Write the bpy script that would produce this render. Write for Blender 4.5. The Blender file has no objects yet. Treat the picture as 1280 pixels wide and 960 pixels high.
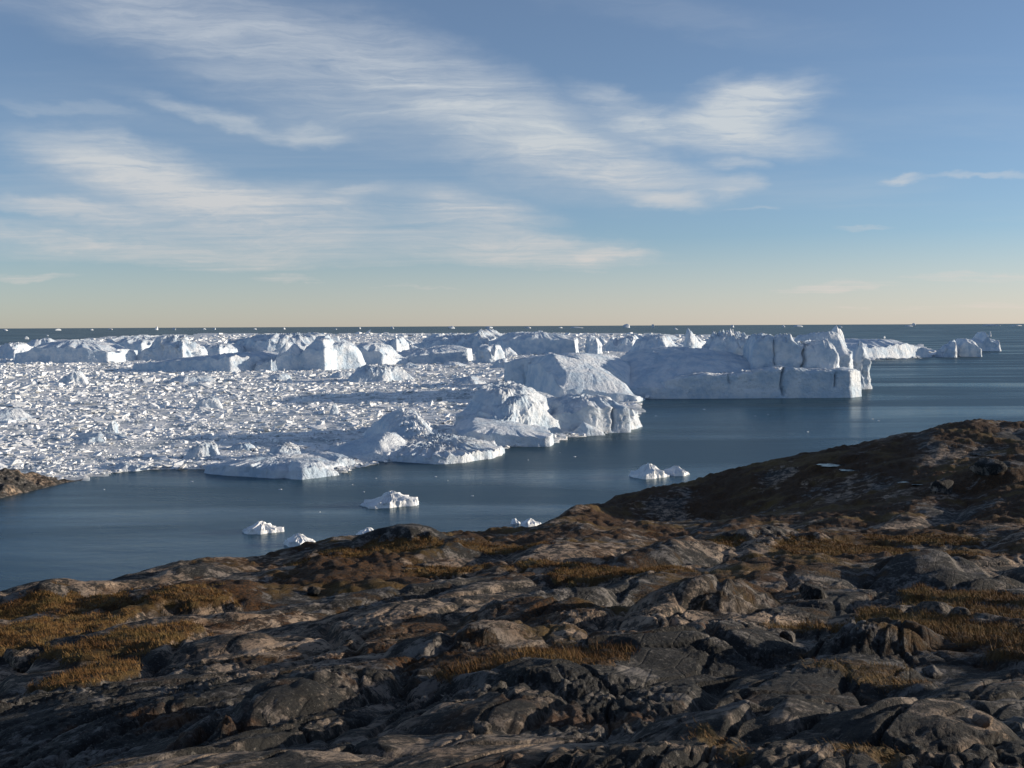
import bpy, math, random
import numpy as np
from mathutils import Matrix, Vector

random.seed(7)
SC = bpy.context.scene
COL = SC.collection
R = math.radians

# ------------------------------------------------------------------ camera
CAM_H = 50.0            # eye height above the sea
FPX = 1372.0            # focal length in pixels of the 1280 px wide frame
PITCH = math.atan(73.0 / FPX)
ROLL = math.atan(6.0 / 1280.0)
fw = Vector((0, math.cos(PITCH), -math.sin(PITCH)))
up0 = Vector((0, math.sin(PITCH), math.cos(PITCH)))
rt0 = Vector((1, 0, 0))
cr, sr = math.cos(ROLL), math.sin(ROLL)
rt = rt0 * cr - up0 * sr
up = up0 * cr + rt0 * sr
cam_d = bpy.data.cameras.new('camera')
cam_d.sensor_width = 36.0
cam_d.lens = 36.0 * FPX / 1280.0
cam_d.clip_start = 0.1
cam_d.clip_end = 300000.0
cam = bpy.data.objects.new('camera', cam_d)
COL.objects.link(cam)
cam.matrix_world = Matrix(((rt.x, up.x, -fw.x, 0), (rt.y, up.y, -fw.y, 0), (rt.z, up.z, -fw.z, CAM_H), (0, 0, 0, 1)))
SC.camera = cam

def ray(px, py):
    """world direction (unnormalised) of a point of the view"""
    return fw * FPX + rt * (px - 640.0) + up * (480.0 - py)
def at(px, py, Y):
    d = ray(px, py)
    s = Y / d.y
    return Vector((d.x * s, Y, CAM_H + d.z * s))
def sea(px, py):
    d = ray(px, py)
    s = -CAM_H / d.z
    return Vector((d.x * s, d.y * s, 0.0))
def azel(px, py):
    d = ray(px, py)
    return math.degrees(math.atan2(d.x, d.y)), math.degrees(math.atan2(d.z, math.hypot(d.x, d.y)))

# ------------------------------------------------------------------ light
SUN_AZ, SUN_EL = 81.0, 8.9
sv = Vector((math.sin(R(SUN_AZ)) * math.cos(R(SUN_EL)), math.cos(R(SUN_AZ)) * math.cos(R(SUN_EL)), math.sin(R(SUN_EL))))
sun_d = bpy.data.lights.new('sun', 'SUN')
sun_d.energy = 5.0
sun_d.angle = R(0.5)
sun_d.color = (1.0, 0.85, 0.67)
sun = bpy.data.objects.new('sun', sun_d)
sun.rotation_euler = (-sv).to_track_quat('-Z', 'Y').to_euler()
COL.objects.link(sun)

SC.view_settings.view_transform = 'Standard'
SC.view_settings.look = 'None'
SC.view_settings.exposure = 0.30
SC.cycles.max_bounces = 5
SC.cycles.diffuse_bounces = 2
SC.cycles.glossy_bounces = 2
SC.cycles.use_adaptive_sampling = True
SC.cycles.adaptive_threshold = 0.015
SC.view_settings.gamma = 1.0
SC.view_settings.use_curve_mapping = False

# ------------------------------------------------------------------ node helpers
class NT:
    def __init__(s, tree):
        s.t = tree; s.n = tree.nodes; s.l = tree.links
        s.n.clear()
    def add(s, typ, **kw):
        nd = s.n.new(typ)
        for k, v in kw.items():
            if k.startswith('i_'):
                key = k[2:]
                nd.inputs[int(key) if key.isdigit() else key].default_value = v
            else:
                setattr(nd, k, v)
        return nd
    def link(s, a, b):
        s.l.new(a, b)
    def put(s, sock, v):
        if isinstance(v, (int, float, tuple, list)):
            sock.default_value = v
        else:
            s.l.new(v, sock)
    def math(s, op, a, b=None, c=None, clamp=False):
        nd = s.n.new('ShaderNodeMath'); nd.operation = op; nd.use_clamp = clamp
        s.put(nd.inputs[0], a)
        if b is not None: s.put(nd.inputs[1], b)
        if c is not None: s.put(nd.inputs[2], c)
        return nd.outputs[0]
    def vmath(s, op, a, b=None, scale=None):
        nd = s.n.new('ShaderNodeVectorMath'); nd.operation = op
        s.put(nd.inputs[0], a)
        if b is not None: s.put(nd.inputs[1], b)
        if scale is not None: s.put(nd.inputs['Scale'], scale)
        return nd.outputs[0]
    def mapping(s, vec, loc=(0, 0, 0), rot=(0, 0, 0), scl=(1, 1, 1), typ='POINT'):
        nd = s.n.new('ShaderNodeMapping'); nd.vector_type = typ
        s.l.new(vec, nd.inputs['Vector'])
        nd.inputs['Location'].default_value = loc
        nd.inputs['Rotation'].default_value = rot
        nd.inputs['Scale'].default_value = scl
        return nd.outputs[0]
    def noise(s, vec, scale, detail=4, rough=0.55, dist=0.0, typ='FBM'):
        nd = s.n.new('ShaderNodeTexNoise'); nd.noise_type = typ
        s.l.new(vec, nd.inputs['Vector'])
        nd.inputs['Scale'].default_value = scale
        nd.inputs['Detail'].default_value = detail
        nd.inputs['Roughness'].default_value = rough
        nd.inputs['Distortion'].default_value = dist
        return nd.outputs['Fac'], nd.outputs['Color']
    def ramp(s, fac, stops, interp='LINEAR'):
        nd = s.n.new('ShaderNodeValToRGB'); nd.color_ramp.interpolation = interp
        el = nd.color_ramp.elements
        while len(el) < len(stops): el.new(0.5)
        for e, (p, c) in zip(el, stops):
            e.position = p
            e.color = (c, c, c, 1) if isinstance(c, (int, float)) else (*c, 1)
        s.put(nd.inputs['Fac'], fac)
        return nd.outputs['Color']
    def mix(s, fac, a, b, blend='MIX'):
        nd = s.n.new('ShaderNodeMix'); nd.data_type = 'RGBA'; nd.blend_type = blend
        s.put(nd.inputs[0], fac)
        for sock, v in ((nd.inputs[6], a), (nd.inputs[7], b)):
            if isinstance(v, (tuple, list)): sock.default_value = (*v[:3], 1)
            else: s.l.new(v, sock)
        return nd.outputs[2]
    def smooth(s, v, lo, hi, a=0.0, b=1.0):
        nd = s.n.new('ShaderNodeMapRange'); nd.interpolation_type = 'SMOOTHSTEP'
        s.put(nd.inputs['Value'], v)
        nd.inputs['From Min'].default_value = lo; nd.inputs['From Max'].default_value = hi
        nd.inputs['To Min'].default_value = a; nd.inputs['To Max'].default_value = b
        return nd.outputs[0]

# ------------------------------------------------------------------ sky
SKY = 0.112
world = bpy.data.worlds.new('World')
SC.world = world
world.use_nodes = True
w = NT(world.node_tree)
skyt = w.add('ShaderNodeTexSky', sky_type='NISHITA', sun_disc=False, sun_elevation=R(SUN_EL), sun_rotation=R(SUN_AZ),
             altitude=50.0, air_density=0.72, dust_density=0.35, ozone_density=3.0)
geo = w.add('ShaderNodeNewGeometry')
dirv = w.vmath('SCALE', geo.outputs['Incoming'], scale=-1.0)
dirv = w.vmath('NORMALIZE', dirv)
sep = w.add('ShaderNodeSeparateXYZ'); w.link(dirv, sep.inputs[0])
dx, dy, dz = sep.outputs
az = w.math('MULTIPLY', w.math('ARCTAN2', dx, dy), 57.29578)
el = w.math('MULTIPLY', w.math('ARCSINE', dz), 57.29578)
zz = w.math('ADD', w.math('MAXIMUM', dz, 0.0), 0.05)
pc = w.add('ShaderNodeCombineXYZ')
w.link(w.math('DIVIDE', dx, zz), pc.inputs[0]); w.link(w.math('DIVIDE', dy, zz), pc.inputs[1])
plane = pc.outputs[0]
ac = w.add('ShaderNodeCombineXYZ'); w.link(az, ac.inputs[0]); w.link(el, ac.inputs[1])
ang = ac.outputs[0]
# the cirrus layer: fibres are stretched along the wind, in the plane of the layer
warpc = w.noise(w.mapping(ang, scl=(0.10, 0.22, 1)), 1.0, 5, 0.6)[1]
warp = w.vmath('SUBTRACT', warpc, (0.5, 0.5, 0.5))
warp = w.vmath('MULTIPLY', warp, (5.0, 2.2, 0.0))
angw = w.vmath('ADD', ang, warp)
warpf = w.noise(w.mapping(ang, scl=(0.35, 0.9, 1)), 1.0, 4, 0.6)[1]
angw = w.vmath('ADD', angw, w.vmath('MULTIPLY', w.vmath('SUBTRACT', warpf, (0.5, 0.5, 0.5)), (2.6, 1.2, 0.0)))
BLOBS = [  # px, py, half length, half width, tilt, strength
    (380, 75, 430, 95, 17, .42), (600, 135, 300, 85, 24, .62), (760, 205, 190, 48, 16, .62), (830, 248, 60, 20, 10, .42),
    (940, 128, 115, 48, -8, .95), (895, 165, 190, 34, 8, .66), (780, 140, 95, 32, 28, .50), (912, 206, 50, 14, 5, .40),
    (905, 236, 45, 18, 0, .40), (285, 147, 170, 17, 10, .40), (400, 165, 60, 18, 10, .40), (90, 136, 130, 10, 5, .18),
    (150, 200, 150, 42, 12, .66), (210, 238, 190, 42, 14, .58), (100, 268, 140, 17, 4, .62), (330, 272, 280, 52, 5, .62),
    (60, 300, 150, 14, 3, .45), (240, 310, 380, 34, 2, .52), (590, 268, 150, 40, 7, .62), (640, 312, 240, 32, 3, .60),
    (765, 318, 75, 12, 0, .50), (360, 344, 85, 9, 0, .50), (50, 343, 75, 8, 0, .42), (1146, 222, 40, 9, 3, .52),
    (1240, 222, 70, 6, 1, .42), (1200, 347, 420, 17, -4, .62), (425, 246, 80, 14, -12, .42), (200, 15, 420, 55, 8, .30),
    (540, 360, 140, 5, 1, .30), (700, 360, 120, 5, 0, .25), (1075, 286, 40, 5, 0, .34), 
    (1330, 380, 560, 42, -4, .55), (930, 266, 50, 4, 3, .30), (860, 20, 300, 30, 10, .10)]
acc = None
for (bx_, by_, L_, W_, t_, s_) in BLOBS:
    a0, e0 = azel(bx_, by_)
    m_ = w.mapping(angw, loc=(a0, e0, 0), rot=(0, 0, R(-t_)), scl=(L_ * 0.0418, W_ * 0.0418, 1), typ='TEXTURE')
    g_ = w.add('ShaderNodeTexGradient', gradient_type='SPHERICAL'); w.link(m_, g_.inputs[0])
    v_ = w.math('MULTIPLY', w.smooth(g_.outputs['Fac'], 0.0, 0.85), s_)
    acc = v_ if acc is None else w.math('MAXIMUM', w.math('MULTIPLY', w.math('ADD', acc, v_), 0.80), w.math('MAXIMUM', acc, v_))
fib = w.noise(w.mapping(w.vmath('ADD', ang, warp), rot=(0, 0, R(15)), scl=(0.15, 1.5, 1)), 1.0, 9, 0.68, 0.7)[0]
fib2 = w.noise(w.mapping(plane, rot=(0, 0, R(-32)), scl=(1.2, 4.5, 1)), 1.0, 6, 0.6, 0.6)[0]
fb = w.math('ADD', w.math('MULTIPLY', fib, 0.65), w.math('MULTIPLY', fib2, 0.35))
fb = w.smooth(fb, 0.28, 0.72, 0.32, 1.30)
# thin veil everywhere, in and out of view
veil = w.math('MULTIPLY', w.smooth(w.noise(w.mapping(plane, rot=(0, 0, R(-32)), scl=(0.22, 0.6, 1)), 1.0, 6, 0.6, 0.4)[0], 0.42, 0.8), 0.26)
cmask = w.math('ADD', w.math('MULTIPLY', acc, fb), w.math('ADD', veil, 0.13))
hz_ = w.math('MULTIPLY', w.smooth(el, 6.5, 0.0), w.math('ADD', 0.52, w.math('MULTIPLY', dx, 0.34)))
cmask = w.math('MAXIMUM', w.math('MULTIPLY', cmask, w.smooth(el, -0.2, 0.6), clamp=True), hz_)
ccol = w.ramp(w.math('DIVIDE', el, 20.0, clamp=True), [(0.0, (5.9, 4.9, 4.5)), (0.18, (5.1, 4.75, 4.5)), (0.5, (4.9, 5.1, 5.1)), (1.0, (4.6, 4.9, 5.4))])
skc = w.mix(w.math('MULTIPLY', cmask, 0.80), skyt.outputs[0], ccol)
bg = w.add('ShaderNodeBackground'); bg.inputs['Strength'].default_value = SKY
w.link(skc, bg.inputs['Color'])
world.cycles.sampling_method = 'MANUAL'
world.cycles.sample_map_resolution = 256
wo = w.add('ShaderNodeOutputWorld'); w.link(bg.outputs[0], wo.inputs['Surface'])

# ------------------------------------------------------------------ numpy noise
rng = np.random.default_rng(11)
PERM = np.concatenate([rng.permutation(256)] * 3).astype(np.int32)
GA = rng.uniform(0, 2 * math.pi, 256)
G2X, G2Y = np.cos(GA), np.sin(GA)
g3 = rng.normal(size=(256, 3)); g3 /= np.linalg.norm(g3, axis=1)[:, None]
JX, JY = rng.uniform(0, 1, 256), rng.uniform(0, 1, 256)

def fade(t): return t * t * t * (t * (t * 6 - 15) + 10)
def sstep(a, b, x):
    t = np.clip((x - a) / (b - a), 0, 1)
    return t * t * (3 - 2 * t)
def n2(x, y, s=0):
    xf, yf = np.floor(x), np.floor(y)
    xi = (xf.astype(np.int64) + s * 37) & 255; yi = (yf.astype(np.int64) + s * 91) & 255
    fx, fy = x - xf, y - yf
    u, v = fade(fx), fade(fy)
    def g(ix, iy, ax, ay):
        h = PERM[PERM[ix & 255] + (iy & 255)]
        return G2X[h] * ax + G2Y[h] * ay
    a = g(xi, yi, fx, fy); b = g(xi + 1, yi, fx - 1, fy)
    c = g(xi, yi + 1, fx, fy - 1); d = g(xi + 1, yi + 1, fx - 1, fy - 1)
    return ((a + (b - a) * u) * (1 - v) + (c + (d - c) * u) * v) * 1.5
def n3(x, y, z, s=0):
    xf, yf, zf = np.floor(x), np.floor(y), np.floor(z)
    xi = (xf.astype(np.int64) + s * 37) & 255; yi = (yf.astype(np.int64) + s * 91) & 255; zi = (zf.astype(np.int64) + s * 53) & 255
    fx, fy, fz = x - xf, y - yf, z - zf
    u, v, q = fade(fx), fade(fy), fade(fz)
    def g(i, j, k):
        h = PERM[PERM[PERM[(xi + i) & 255] + ((yi + j) & 255)] + ((zi + k) & 255)]
        G = g3[h]
        return G[..., 0] * (fx - i) + G[..., 1] * (fy - j) + G[..., 2] * (fz - k)
    def lerp(a, b, t): return a + (b - a) * t
    return lerp(lerp(lerp(g(0, 0, 0), g(1, 0, 0), u), lerp(g(0, 1, 0), g(1, 1, 0), u), v),
                lerp(lerp(g(0, 0, 1), g(1, 0, 1), u), lerp(g(0, 1, 1), g(1, 1, 1), u), v), q) * 1.4
def worley(x, y, s=0):
    xf, yf = np.floor(x), np.floor(y)
    f1 = np.full(x.shape, 9.0); f2 = np.full(x.shape, 9.0); idc = np.zeros(x.shape, np.int32)
    for i in (-1, 0, 1):
        for j in (-1, 0, 1):
            h = PERM[PERM[(xf.astype(np.int64) + i + s * 37) & 255] + ((yf.astype(np.int64) + j + s * 91) & 255)]
            ddx = xf + i + JX[h] - x; ddy = yf + j + JY[h] - y
            dd = np.sqrt(ddx * ddx + ddy * ddy)
            near = dd < f1
            f2 = np.where(near, f1, np.minimum(f2, dd))
            idc = np.where(near, h, idc)
            f1 = np.where(near, dd, f1)
    return f1, f2, idc

# ------------------------------------------------------------------ mesh helpers
def mesh_np(name, V, F, smooth=True):
    """mesh from arrays; F is (n,3) or (n,4)"""
    me = bpy.data.meshes.new(name)
    V = np.asarray(V, np.float32); F = np.asarray(F, np.int32)
    k = F.shape[1]
    me.vertices.add(len(V)); me.vertices.foreach_set('co', V.ravel())
    me.loops.add(F.size); me.loops.foreach_set('vertex_index', F.ravel())
    me.polygons.add(len(F))
    me.polygons.foreach_set('loop_start', np.arange(0, F.size, k, dtype=np.int32))
    me.polygons.foreach_set('loop_total', np.full(len(F), k, np.int32))
    me.polygons.foreach_set('use_smooth', np.full(len(F), smooth, bool))
    me.update(calc_edges=True)
    return me
def obj(name, me, mat=None, parent=None):
    o = bpy.data.objects.new(name, me)
    COL.objects.link(o)
    if mat is not None and me is not None and len(me.materials) == 0: me.materials.append(mat)
    if parent is not None: o.parent = parent
    return o
def tag(o, label=None, cat=None, group=None, kind=None):
    if label: o['label'] = label
    if cat: o['category'] = cat
    if group: o['group'] = group
    if kind: o['kind'] = kind
    return o
def material(name):
    m = bpy.data.materials.new(name); m.use_nodes = True
    return m, NT(m.node_tree)
def bump(nt, height, strength, dist, normal=None):
    b = nt.add('ShaderNodeBump'); b.inputs['Strength'].default_value = strength; b.inputs['Distance'].default_value = dist
    nt.put(b.inputs['Height'], height)
    if normal is not None: nt.link(normal, b.inputs['Normal'])
    return b.outputs[0]
def principled(nt, color, rough=0.8, normal=None, **kw):
    p = nt.add('ShaderNodeBsdfPrincipled')
    if isinstance(color, (tuple, list)): p.inputs['Base Color'].default_value = (*color, 1)
    else: nt.link(color, p.inputs['Base Color'])
    nt.put(p.inputs['Roughness'], rough)
    if normal is not None: nt.link(normal, p.inputs['Normal'])
    for k, v in kw.items(): nt.put(p.inputs[k], v)
    o = nt.add('ShaderNodeOutputMaterial'); nt.link(p.outputs[0], o.inputs['Surface'])
    return p

def single_out(items, noun, place):
    """items: (object, x, y, width, height); the extremes of a set get labels of their own"""
    used = set()
    for word, key, rev in (('widest', 3, True), ('tallest', 4, True), ('leftmost', 1, False), ('rightmost', 1, True), ('nearest', 2, True), ('farthest', 2, False), ('narrowest', 3, False), ('lowest', 4, False)):
        o = sorted(items, key=lambda q: q[key], reverse=rev)[0]
        if id(o[0]) in used: continue
        used.add(id(o[0]))
        o[0]['label'] = '%s of the %ss %s' % (word, noun, place)
    for o in items:
        if id(o[0]) not in used: o[0]['label'] = 'middling %s %s' % (noun, place)
ORD = ['first', 'second', 'third', 'fourth', 'fifth', 'sixth', 'seventh', 'eighth', 'ninth', 'tenth', 'eleventh', 'twelfth', 'thirteenth', 'fourteenth', 'fifteenth', 'sixteenth', 'seventeenth', 'eighteenth', 'nineteenth', 'twentieth']

# ------------------------------------------------------------------ materials
def ice_material(name, lo, hi, bscale, bdist, bstr):
    m, t = material(name)
    g = t.add('ShaderNodeNewGeometry'); pos = g.outputs['Position']
    f1 = t.noise(pos, bscale * 0.25, 5, 0.6)[0]
    col = t.mix(t.smooth(f1, 0.35, 0.62), lo, hi)
    f2 = t.noise(pos, bscale, 6, 0.65)[0]
    principled(t, col, 0.62, bump(t, f2, bstr, bdist), **{'Specular IOR Level': 0.25})
    return m
ICE = ice_material('glacier_ice', (0.48, 0.60, 0.72), (0.72, 0.77, 0.82), 0.40, 2.0, 0.9)
ICE_SMOOTH = ice_material('smooth_ice', (0.66, 0.77, 0.84), (0.84, 0.88, 0.90), 0.12, 1.5, 0.35)
BRASH = ice_material('brash_ice', (0.66, 0.71, 0.76), (0.87, 0.88, 0.88), 0.8, 0.5, 0.6)
FAR_ICE = ice_material('far_ice', (0.50, 0.57, 0.64), (0.66, 0.70, 0.74), 0.05, 3.0, 0.4)
m, t = material('slush')
g = t.add('ShaderNodeNewGeometry'); pos = g.outputs['Position']
f1 = t.noise(pos, 0.045, 7, 0.74)[0]
col = t.mix(t.smooth(f1, 0.38, 0.57), (0.30, 0.37, 0.42), (0.86, 0.87, 0.87))
principled(t, col, 0.55, bump(t, t.noise(pos, 0.45, 6, 0.72)[0], 1.0, 1.3))
SLUSH = m

m, t = material('sea_water')
g = t.add('ShaderNodeNewGeometry'); pos = g.outputs['Position']
streak = t.noise(t.mapping(pos, scl=(0.0022, 0.013, 1)), 1.0, 5, 0.6, 0.4)[0]
wav1 = t.noise(t.mapping(pos, rot=(0, 0, R(20)), scl=(0.30, 0.75, 1)), 1.0, 4, 0.6)[0]
wav2 = t.noise(t.mapping(pos, rot=(0, 0, R(-15)), scl=(0.035, 0.09, 1)), 1.0, 4, 0.6)[0]
calm = t.smooth(streak, 0.42, 0.66)
h_ = t.math('ADD', t.math('MULTIPLY', wav1, 0.55), t.math('MULTIPLY', wav2, 1.6))
nrm = bump(t, h_, 0.33, 1.0)
wcol = t.mix(calm, (0.008, 0.040, 0.060), (0.012, 0.050, 0.070))
dif = t.add('ShaderNodeBsdfDiffuse'); t.link(wcol, dif.inputs['Color']); t.link(nrm, dif.inputs['Normal'])
glo = t.add('ShaderNodeBsdfGlossy'); t.link(nrm, glo.inputs['Normal'])
t.put(glo.inputs['Roughness'], t.math('ADD', 0.30, t.math('MULTIPLY', calm, -0.16)))
glo.inputs['Color'].default_value = (0.88, 0.96, 1.0, 1)
fre = t.add('ShaderNodeFresnel'); fre.inputs['IOR'].default_value = 1.33
# facets of a rippled sea lean towards the viewer, so it never becomes a full mirror
fac = t.math('MULTIPLY', t.math('MINIMUM', fre.outputs[0], t.math('ADD', 0.22, t.math('MULTIPLY', calm, 0.17))), 1.0)
mx = t.add('ShaderNodeMixShader'); t.link(fac, mx.inputs[0]); t.link(dif.outputs[0], mx.inputs[1]); t.link(glo.outputs[0], mx.inputs[2])
ou = t.add('ShaderNodeOutputMaterial'); t.link(mx.outputs[0], ou.inputs['Surface'])
WATER = m

m, t = material('pond_water')
g = t.add('ShaderNodeNewGeometry')
principled(t, (0.02, 0.03, 0.035), 0.10, bump(t, t.noise(g.outputs['Position'], 3.0, 3, 0.5)[0], 0.3, 0.05), IOR=1.2, **{'Specular IOR Level': 0.2})
POND = m

STRIKE = R(62)      # the gneiss bands run away from the viewer and to the right
def rock_material(name, use_grass=True):
    m, t = material(name)
    g = t.add('ShaderNodeNewGeometry'); pos = g.outputs['Position']
    rp = t.mapping(pos, rot=(0, 0, -STRIKE))
    band = t.noise(t.mapping(rp, scl=(0.12, 0.9, 1.0)), 1.0, 6, 0.62, 0.6)[0]
    blot = t.noise(pos, 1.1, 8, 0.68, 0.3)[0]
    fine = t.noise(pos, 7.0, 6, 0.7)[0]
    big = t.noise(pos, 0.10, 4, 0.55)[0]
    pale = t.mix(t.smooth(band, 0.35, 0.65), (0.19, 0.138, 0.100), (0.44, 0.335, 0.245))
    grey = t.mix(t.smooth(big, 0.42, 0.58), pale, (0.20, 0.185, 0.17))
    lich = t.math('ADD', t.math('MULTIPLY', blot, 0.60), t.math('ADD', t.math('MULTIPLY', fine, 0.30), t.math('MULTIPLY', big, 0.30)))
    lk = t.smooth(lich, 0.535, 0.64)
    c = t.mix(t.math('MULTIPLY', lk, 0.94), grey, (0.020, 0.021, 0.021))
    crust = t.noise(t.mapping(rp, scl=(1.0, 1.7, 1.4)), 3.6, 7, 0.72, 0.4)[0]
    ck = t.smooth(t.math('ADD', crust, t.math('MULTIPLY', t.math('SUBTRACT', blot, 0.5), 0.75)), 0.485, 0.525)
    c = t.mix(t.math('MULTIPLY', ck, 0.80), c, (0.024, 0.025, 0.025))
    speck = t.smooth(t.noise(pos, 15.0, 4, 0.75)[0], 0.58, 0.66)
    c = t.mix(t.math('MULTIPLY', speck, 0.5), c, (0.27, 0.25, 0.22))
    rust = t.smooth(t.noise(pos, 0.45, 6, 0.65, 0.2)[0], 0.57, 0.70)
    c = t.mix(t.math('MULTIPLY', rust, 0.7), c, (0.105, 0.048, 0.018))
    if use_grass:
        at_ = t.add('ShaderNodeAttribute', attribute_name='grass')
        turf = t.mix(t.smooth(blot, 0.40, 0.62), (0.085, 0.047, 0.019), (0.130, 0.088, 0.034))
        turf = t.mix(t.smooth(fine, 0.45, 0.7), turf, (0.045, 0.030, 0.014))
        hat = t.add('ShaderNodeAttribute', attribute_name='heath')
        hm = t.smooth(t.math('ADD', hat.outputs['Fac'], t.math('MULTIPLY', t.math('SUBTRACT', blot, 0.5), 1.1)), 0.38, 0.62)
        heath = t.mix(t.smooth(fine, 0.38, 0.60), (0.016, 0.013, 0.009), (0.085, 0.040, 0.014))
        heath = t.mix(t.smooth(t.noise(pos, 0.16, 5, 0.6)[0], 0.50, 0.64), heath, (0.105, 0.066, 0.020))
        c = t.mix(t.math('MULTIPLY', hm, 0.93), c, heath)
        gm = t.smooth(t.math('ADD', at_.outputs['Fac'], t.math('MULTIPLY', t.math('SUBTRACT', fine, 0.5), 0.7)), 0.35, 0.60)
        c = t.mix(gm, c, turf)
    hb = t.math('ADD', t.math('MULTIPLY', t.noise(t.mapping(rp, scl=(1.0, 3.4, 2.0)), 1.3, 9, 0.68)[0], 1.0),
                t.math('ADD', t.math('MULTIPLY', t.noise(pos, 9.0, 5, 0.75)[0], 0.60), t.math('MULTIPLY', crust, 0.45)))
    vor = t.add('ShaderNodeTexVoronoi', feature='DISTANCE_TO_EDGE')
    t.link(t.mapping(rp, scl=(0.8, 2.4, 1.6)), vor.inputs['Vector'])
    vor.inputs['Scale'].default_value = 1.0
    crk = t.smooth(vor.outputs['Distance'], 0.0, 0.05)
    hb = t.math('ADD', hb, t.math('MULTIPLY', crk, 0.20))
    principled(t, c, 0.86, bump(t, hb, 1.0, 0.17), **{'Specular IOR Level': 0.18})
    return m
ROCK = rock_material('gneiss_rock')
BOULDER = rock_material('boulder_rock', False)
m, t = material('dry_grass')
at_ = t.add('ShaderNodeAttribute', attribute_name='tint')
gc = t.ramp(at_.outputs['Fac'], [(0.0, (0.062, 0.030, 0.012)), (0.35, (0.135, 0.066, 0.021)), (0.7, (0.215, 0.130, 0.045)), (1.0, (0.090, 0.070, 0.024))])
principled(t, gc, 0.75, **{'Specular IOR Level': 0.2})
GRASS = m

# ------------------------------------------------------------------ sea
def sea_mesh():
    rr = np.concatenate([[0.0], np.geomspace(60, 120000, 40)])
    th = np.linspace(0, 2 * math.pi, 129)[:-1]
    V = np.stack([(rr[:, None] * np.cos(th)[None]).ravel(), (rr[:, None] * np.sin(th)[None]).ravel(), np.zeros(len(rr) * len(th))], 1)
    n = len(th); i, j = np.meshgrid(np.arange(len(rr) - 1), np.arange(n), indexing='ij')
    F = np.stack([i * n + j, (i + 1) * n + j, (i + 1) * n + (j + 1) % n, i * n + (j + 1) % n], -1).reshape(-1, 4)
    return mesh_np('sea', V, F)
tag(obj('sea', sea_mesh(), WATER), 'dark blue rippled sea reaching to the horizon', kind='structure')

# ------------------------------------------------------------------ terrain
CTRL = []
def cp(px, py, d): p = at(px, py, d); CTRL.append((p.x, p.y, p.z))
def cz(px, d, z): p = at(px, 500, d); CTRL.append((p.x, d, z))
for row in [(960, (0, 150, 320, 640, 960, 1280), (8.5, 8, 6.8, 6, 5.6, 5.4)), (885, (0, 150, 320, 640, 960, 1280), (16, 15, 12, 9.8, 9.2, 8.8)),
            (825, (0, 150, 320, 640, 960, 1280), (25, 24.5, 19.5, 15, 14, 13.2)), (772, (0, 150, 320, 640, 960, 1280), (36, 36, 30, 24, 21, 20)),
            (732, (0, 150, 320, 640, 960, 1280), (46, 46, 44, 36, 30, 30)), (702, (320, 640, 960, 1280), (60, 53, 45, 46)),
            (672, (540, 700, 960, 1280), (82, 80, 66, 64))]:
    for px, d in zip(row[1], row[2]): cp(px, row[0], d)
for a in [(0, 724, 51), (150, 721, 54), (300, 699, 64), (430, 676, 74), (540, 666, 88), (620, 668, 98), (700, 650, 122), (760, 625, 146), (850, 600, 162), (850, 640, 125), (1000, 566, 158),
          (1000, 620, 120), (1130, 541, 155), (1250, 521, 150), (1290, 523, 150), (1130, 600, 114), (1280, 600, 103), (1280, 640, 86), (1130, 650, 86), (1400, 540, 140)]:
    cp(*a)
for a in [(0, 78, 20), (0, 110, 6), (0, 138, -4), (150, 80, 21), (150, 117, 5), (150, 145, -4), (300, 92, 22), (300, 135, 4), (300, 165, -4), (430, 108, 20), (430, 155, 2), (540, 122, 19), (540, 165, 2), (540, 190, -5),
          (700, 155, 14), (700, 195, 1), (700, 220, -5), (850, 195, 12), (850, 235, 0), (850, 260, -6), (1000, 190, 19), (1000, 250, 1), (1000, 275, -6),
          (1250, 195, 27), (1250, 260, 6), (1250, 290, -5), (1600, 160, 40), (1600, 250, 20), (1600, 320, -3), (-300, 12, 44), (-300, 40, 34), (-300, 75, 10), (-300, 105, -4)]:
    cz(*a)
CTRL += [(0, 0, CAM_H - 1.75), (-3, 2, CAM_H - 2.1), (3, 2, CAM_H - 1.6), (0, -20, 50), (0, -80, 51), (0, -200, 45), (0, -340, 20), (40, 0, 50.5), (25, 15, 47.5), (60, 40, 44), (110, 60, 43), (120, 0, 49), (200, 90, 40), (220, -100, 48), (330, 60, 25),
         (330, -100, 30), (250, 230, 10), (-25, 0, 43), (-45, 15, 36), (-90, 0, 14), (-125, 10, -4), (-140, -80, -3), (-110, -200, 5), (-230, -60, -14), (-230, 150, -16), (-60, 260, -16), (100, 340, -16), (250, 330, -12)]
CTRL = np.array(CTRL)
def tps_fit(P, lam=0.02):
    n = len(P); S = 100.0
    X = P[:, :2] / S
    D = np.linalg.norm(X[:, None] - X[None], axis=2)
    K = np.where(D > 0, D * D * np.log(np.maximum(D, 1e-9)), 0) + np.eye(n) * lam * 0.01
    A = np.zeros((n + 3, n + 3)); A[:n, :n] = K
    A[:n, n] = 1; A[:n, n + 1:] = X; A[n, :n] = 1; A[n + 1:, :n] = X.T
    b = np.zeros(n + 3); b[:n] = P[:, 2]
    return np.linalg.solve(A, b), X, S
TPS = tps_fit(CTRL)
def base_height(x, y):
    wgt, X, S = TPS; n = len(X)
    out = wgt[n] + wgt[n + 1] * x / S + wgt[n + 2] * y / S
    for k in range(n):
        d2 = (x / S - X[k, 0]) ** 2 + (y / S - X[k, 1]) ** 2
        out = out + wgt[k] * 0.5 * d2 * np.log(np.maximum(d2, 1e-14))
    return out
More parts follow.
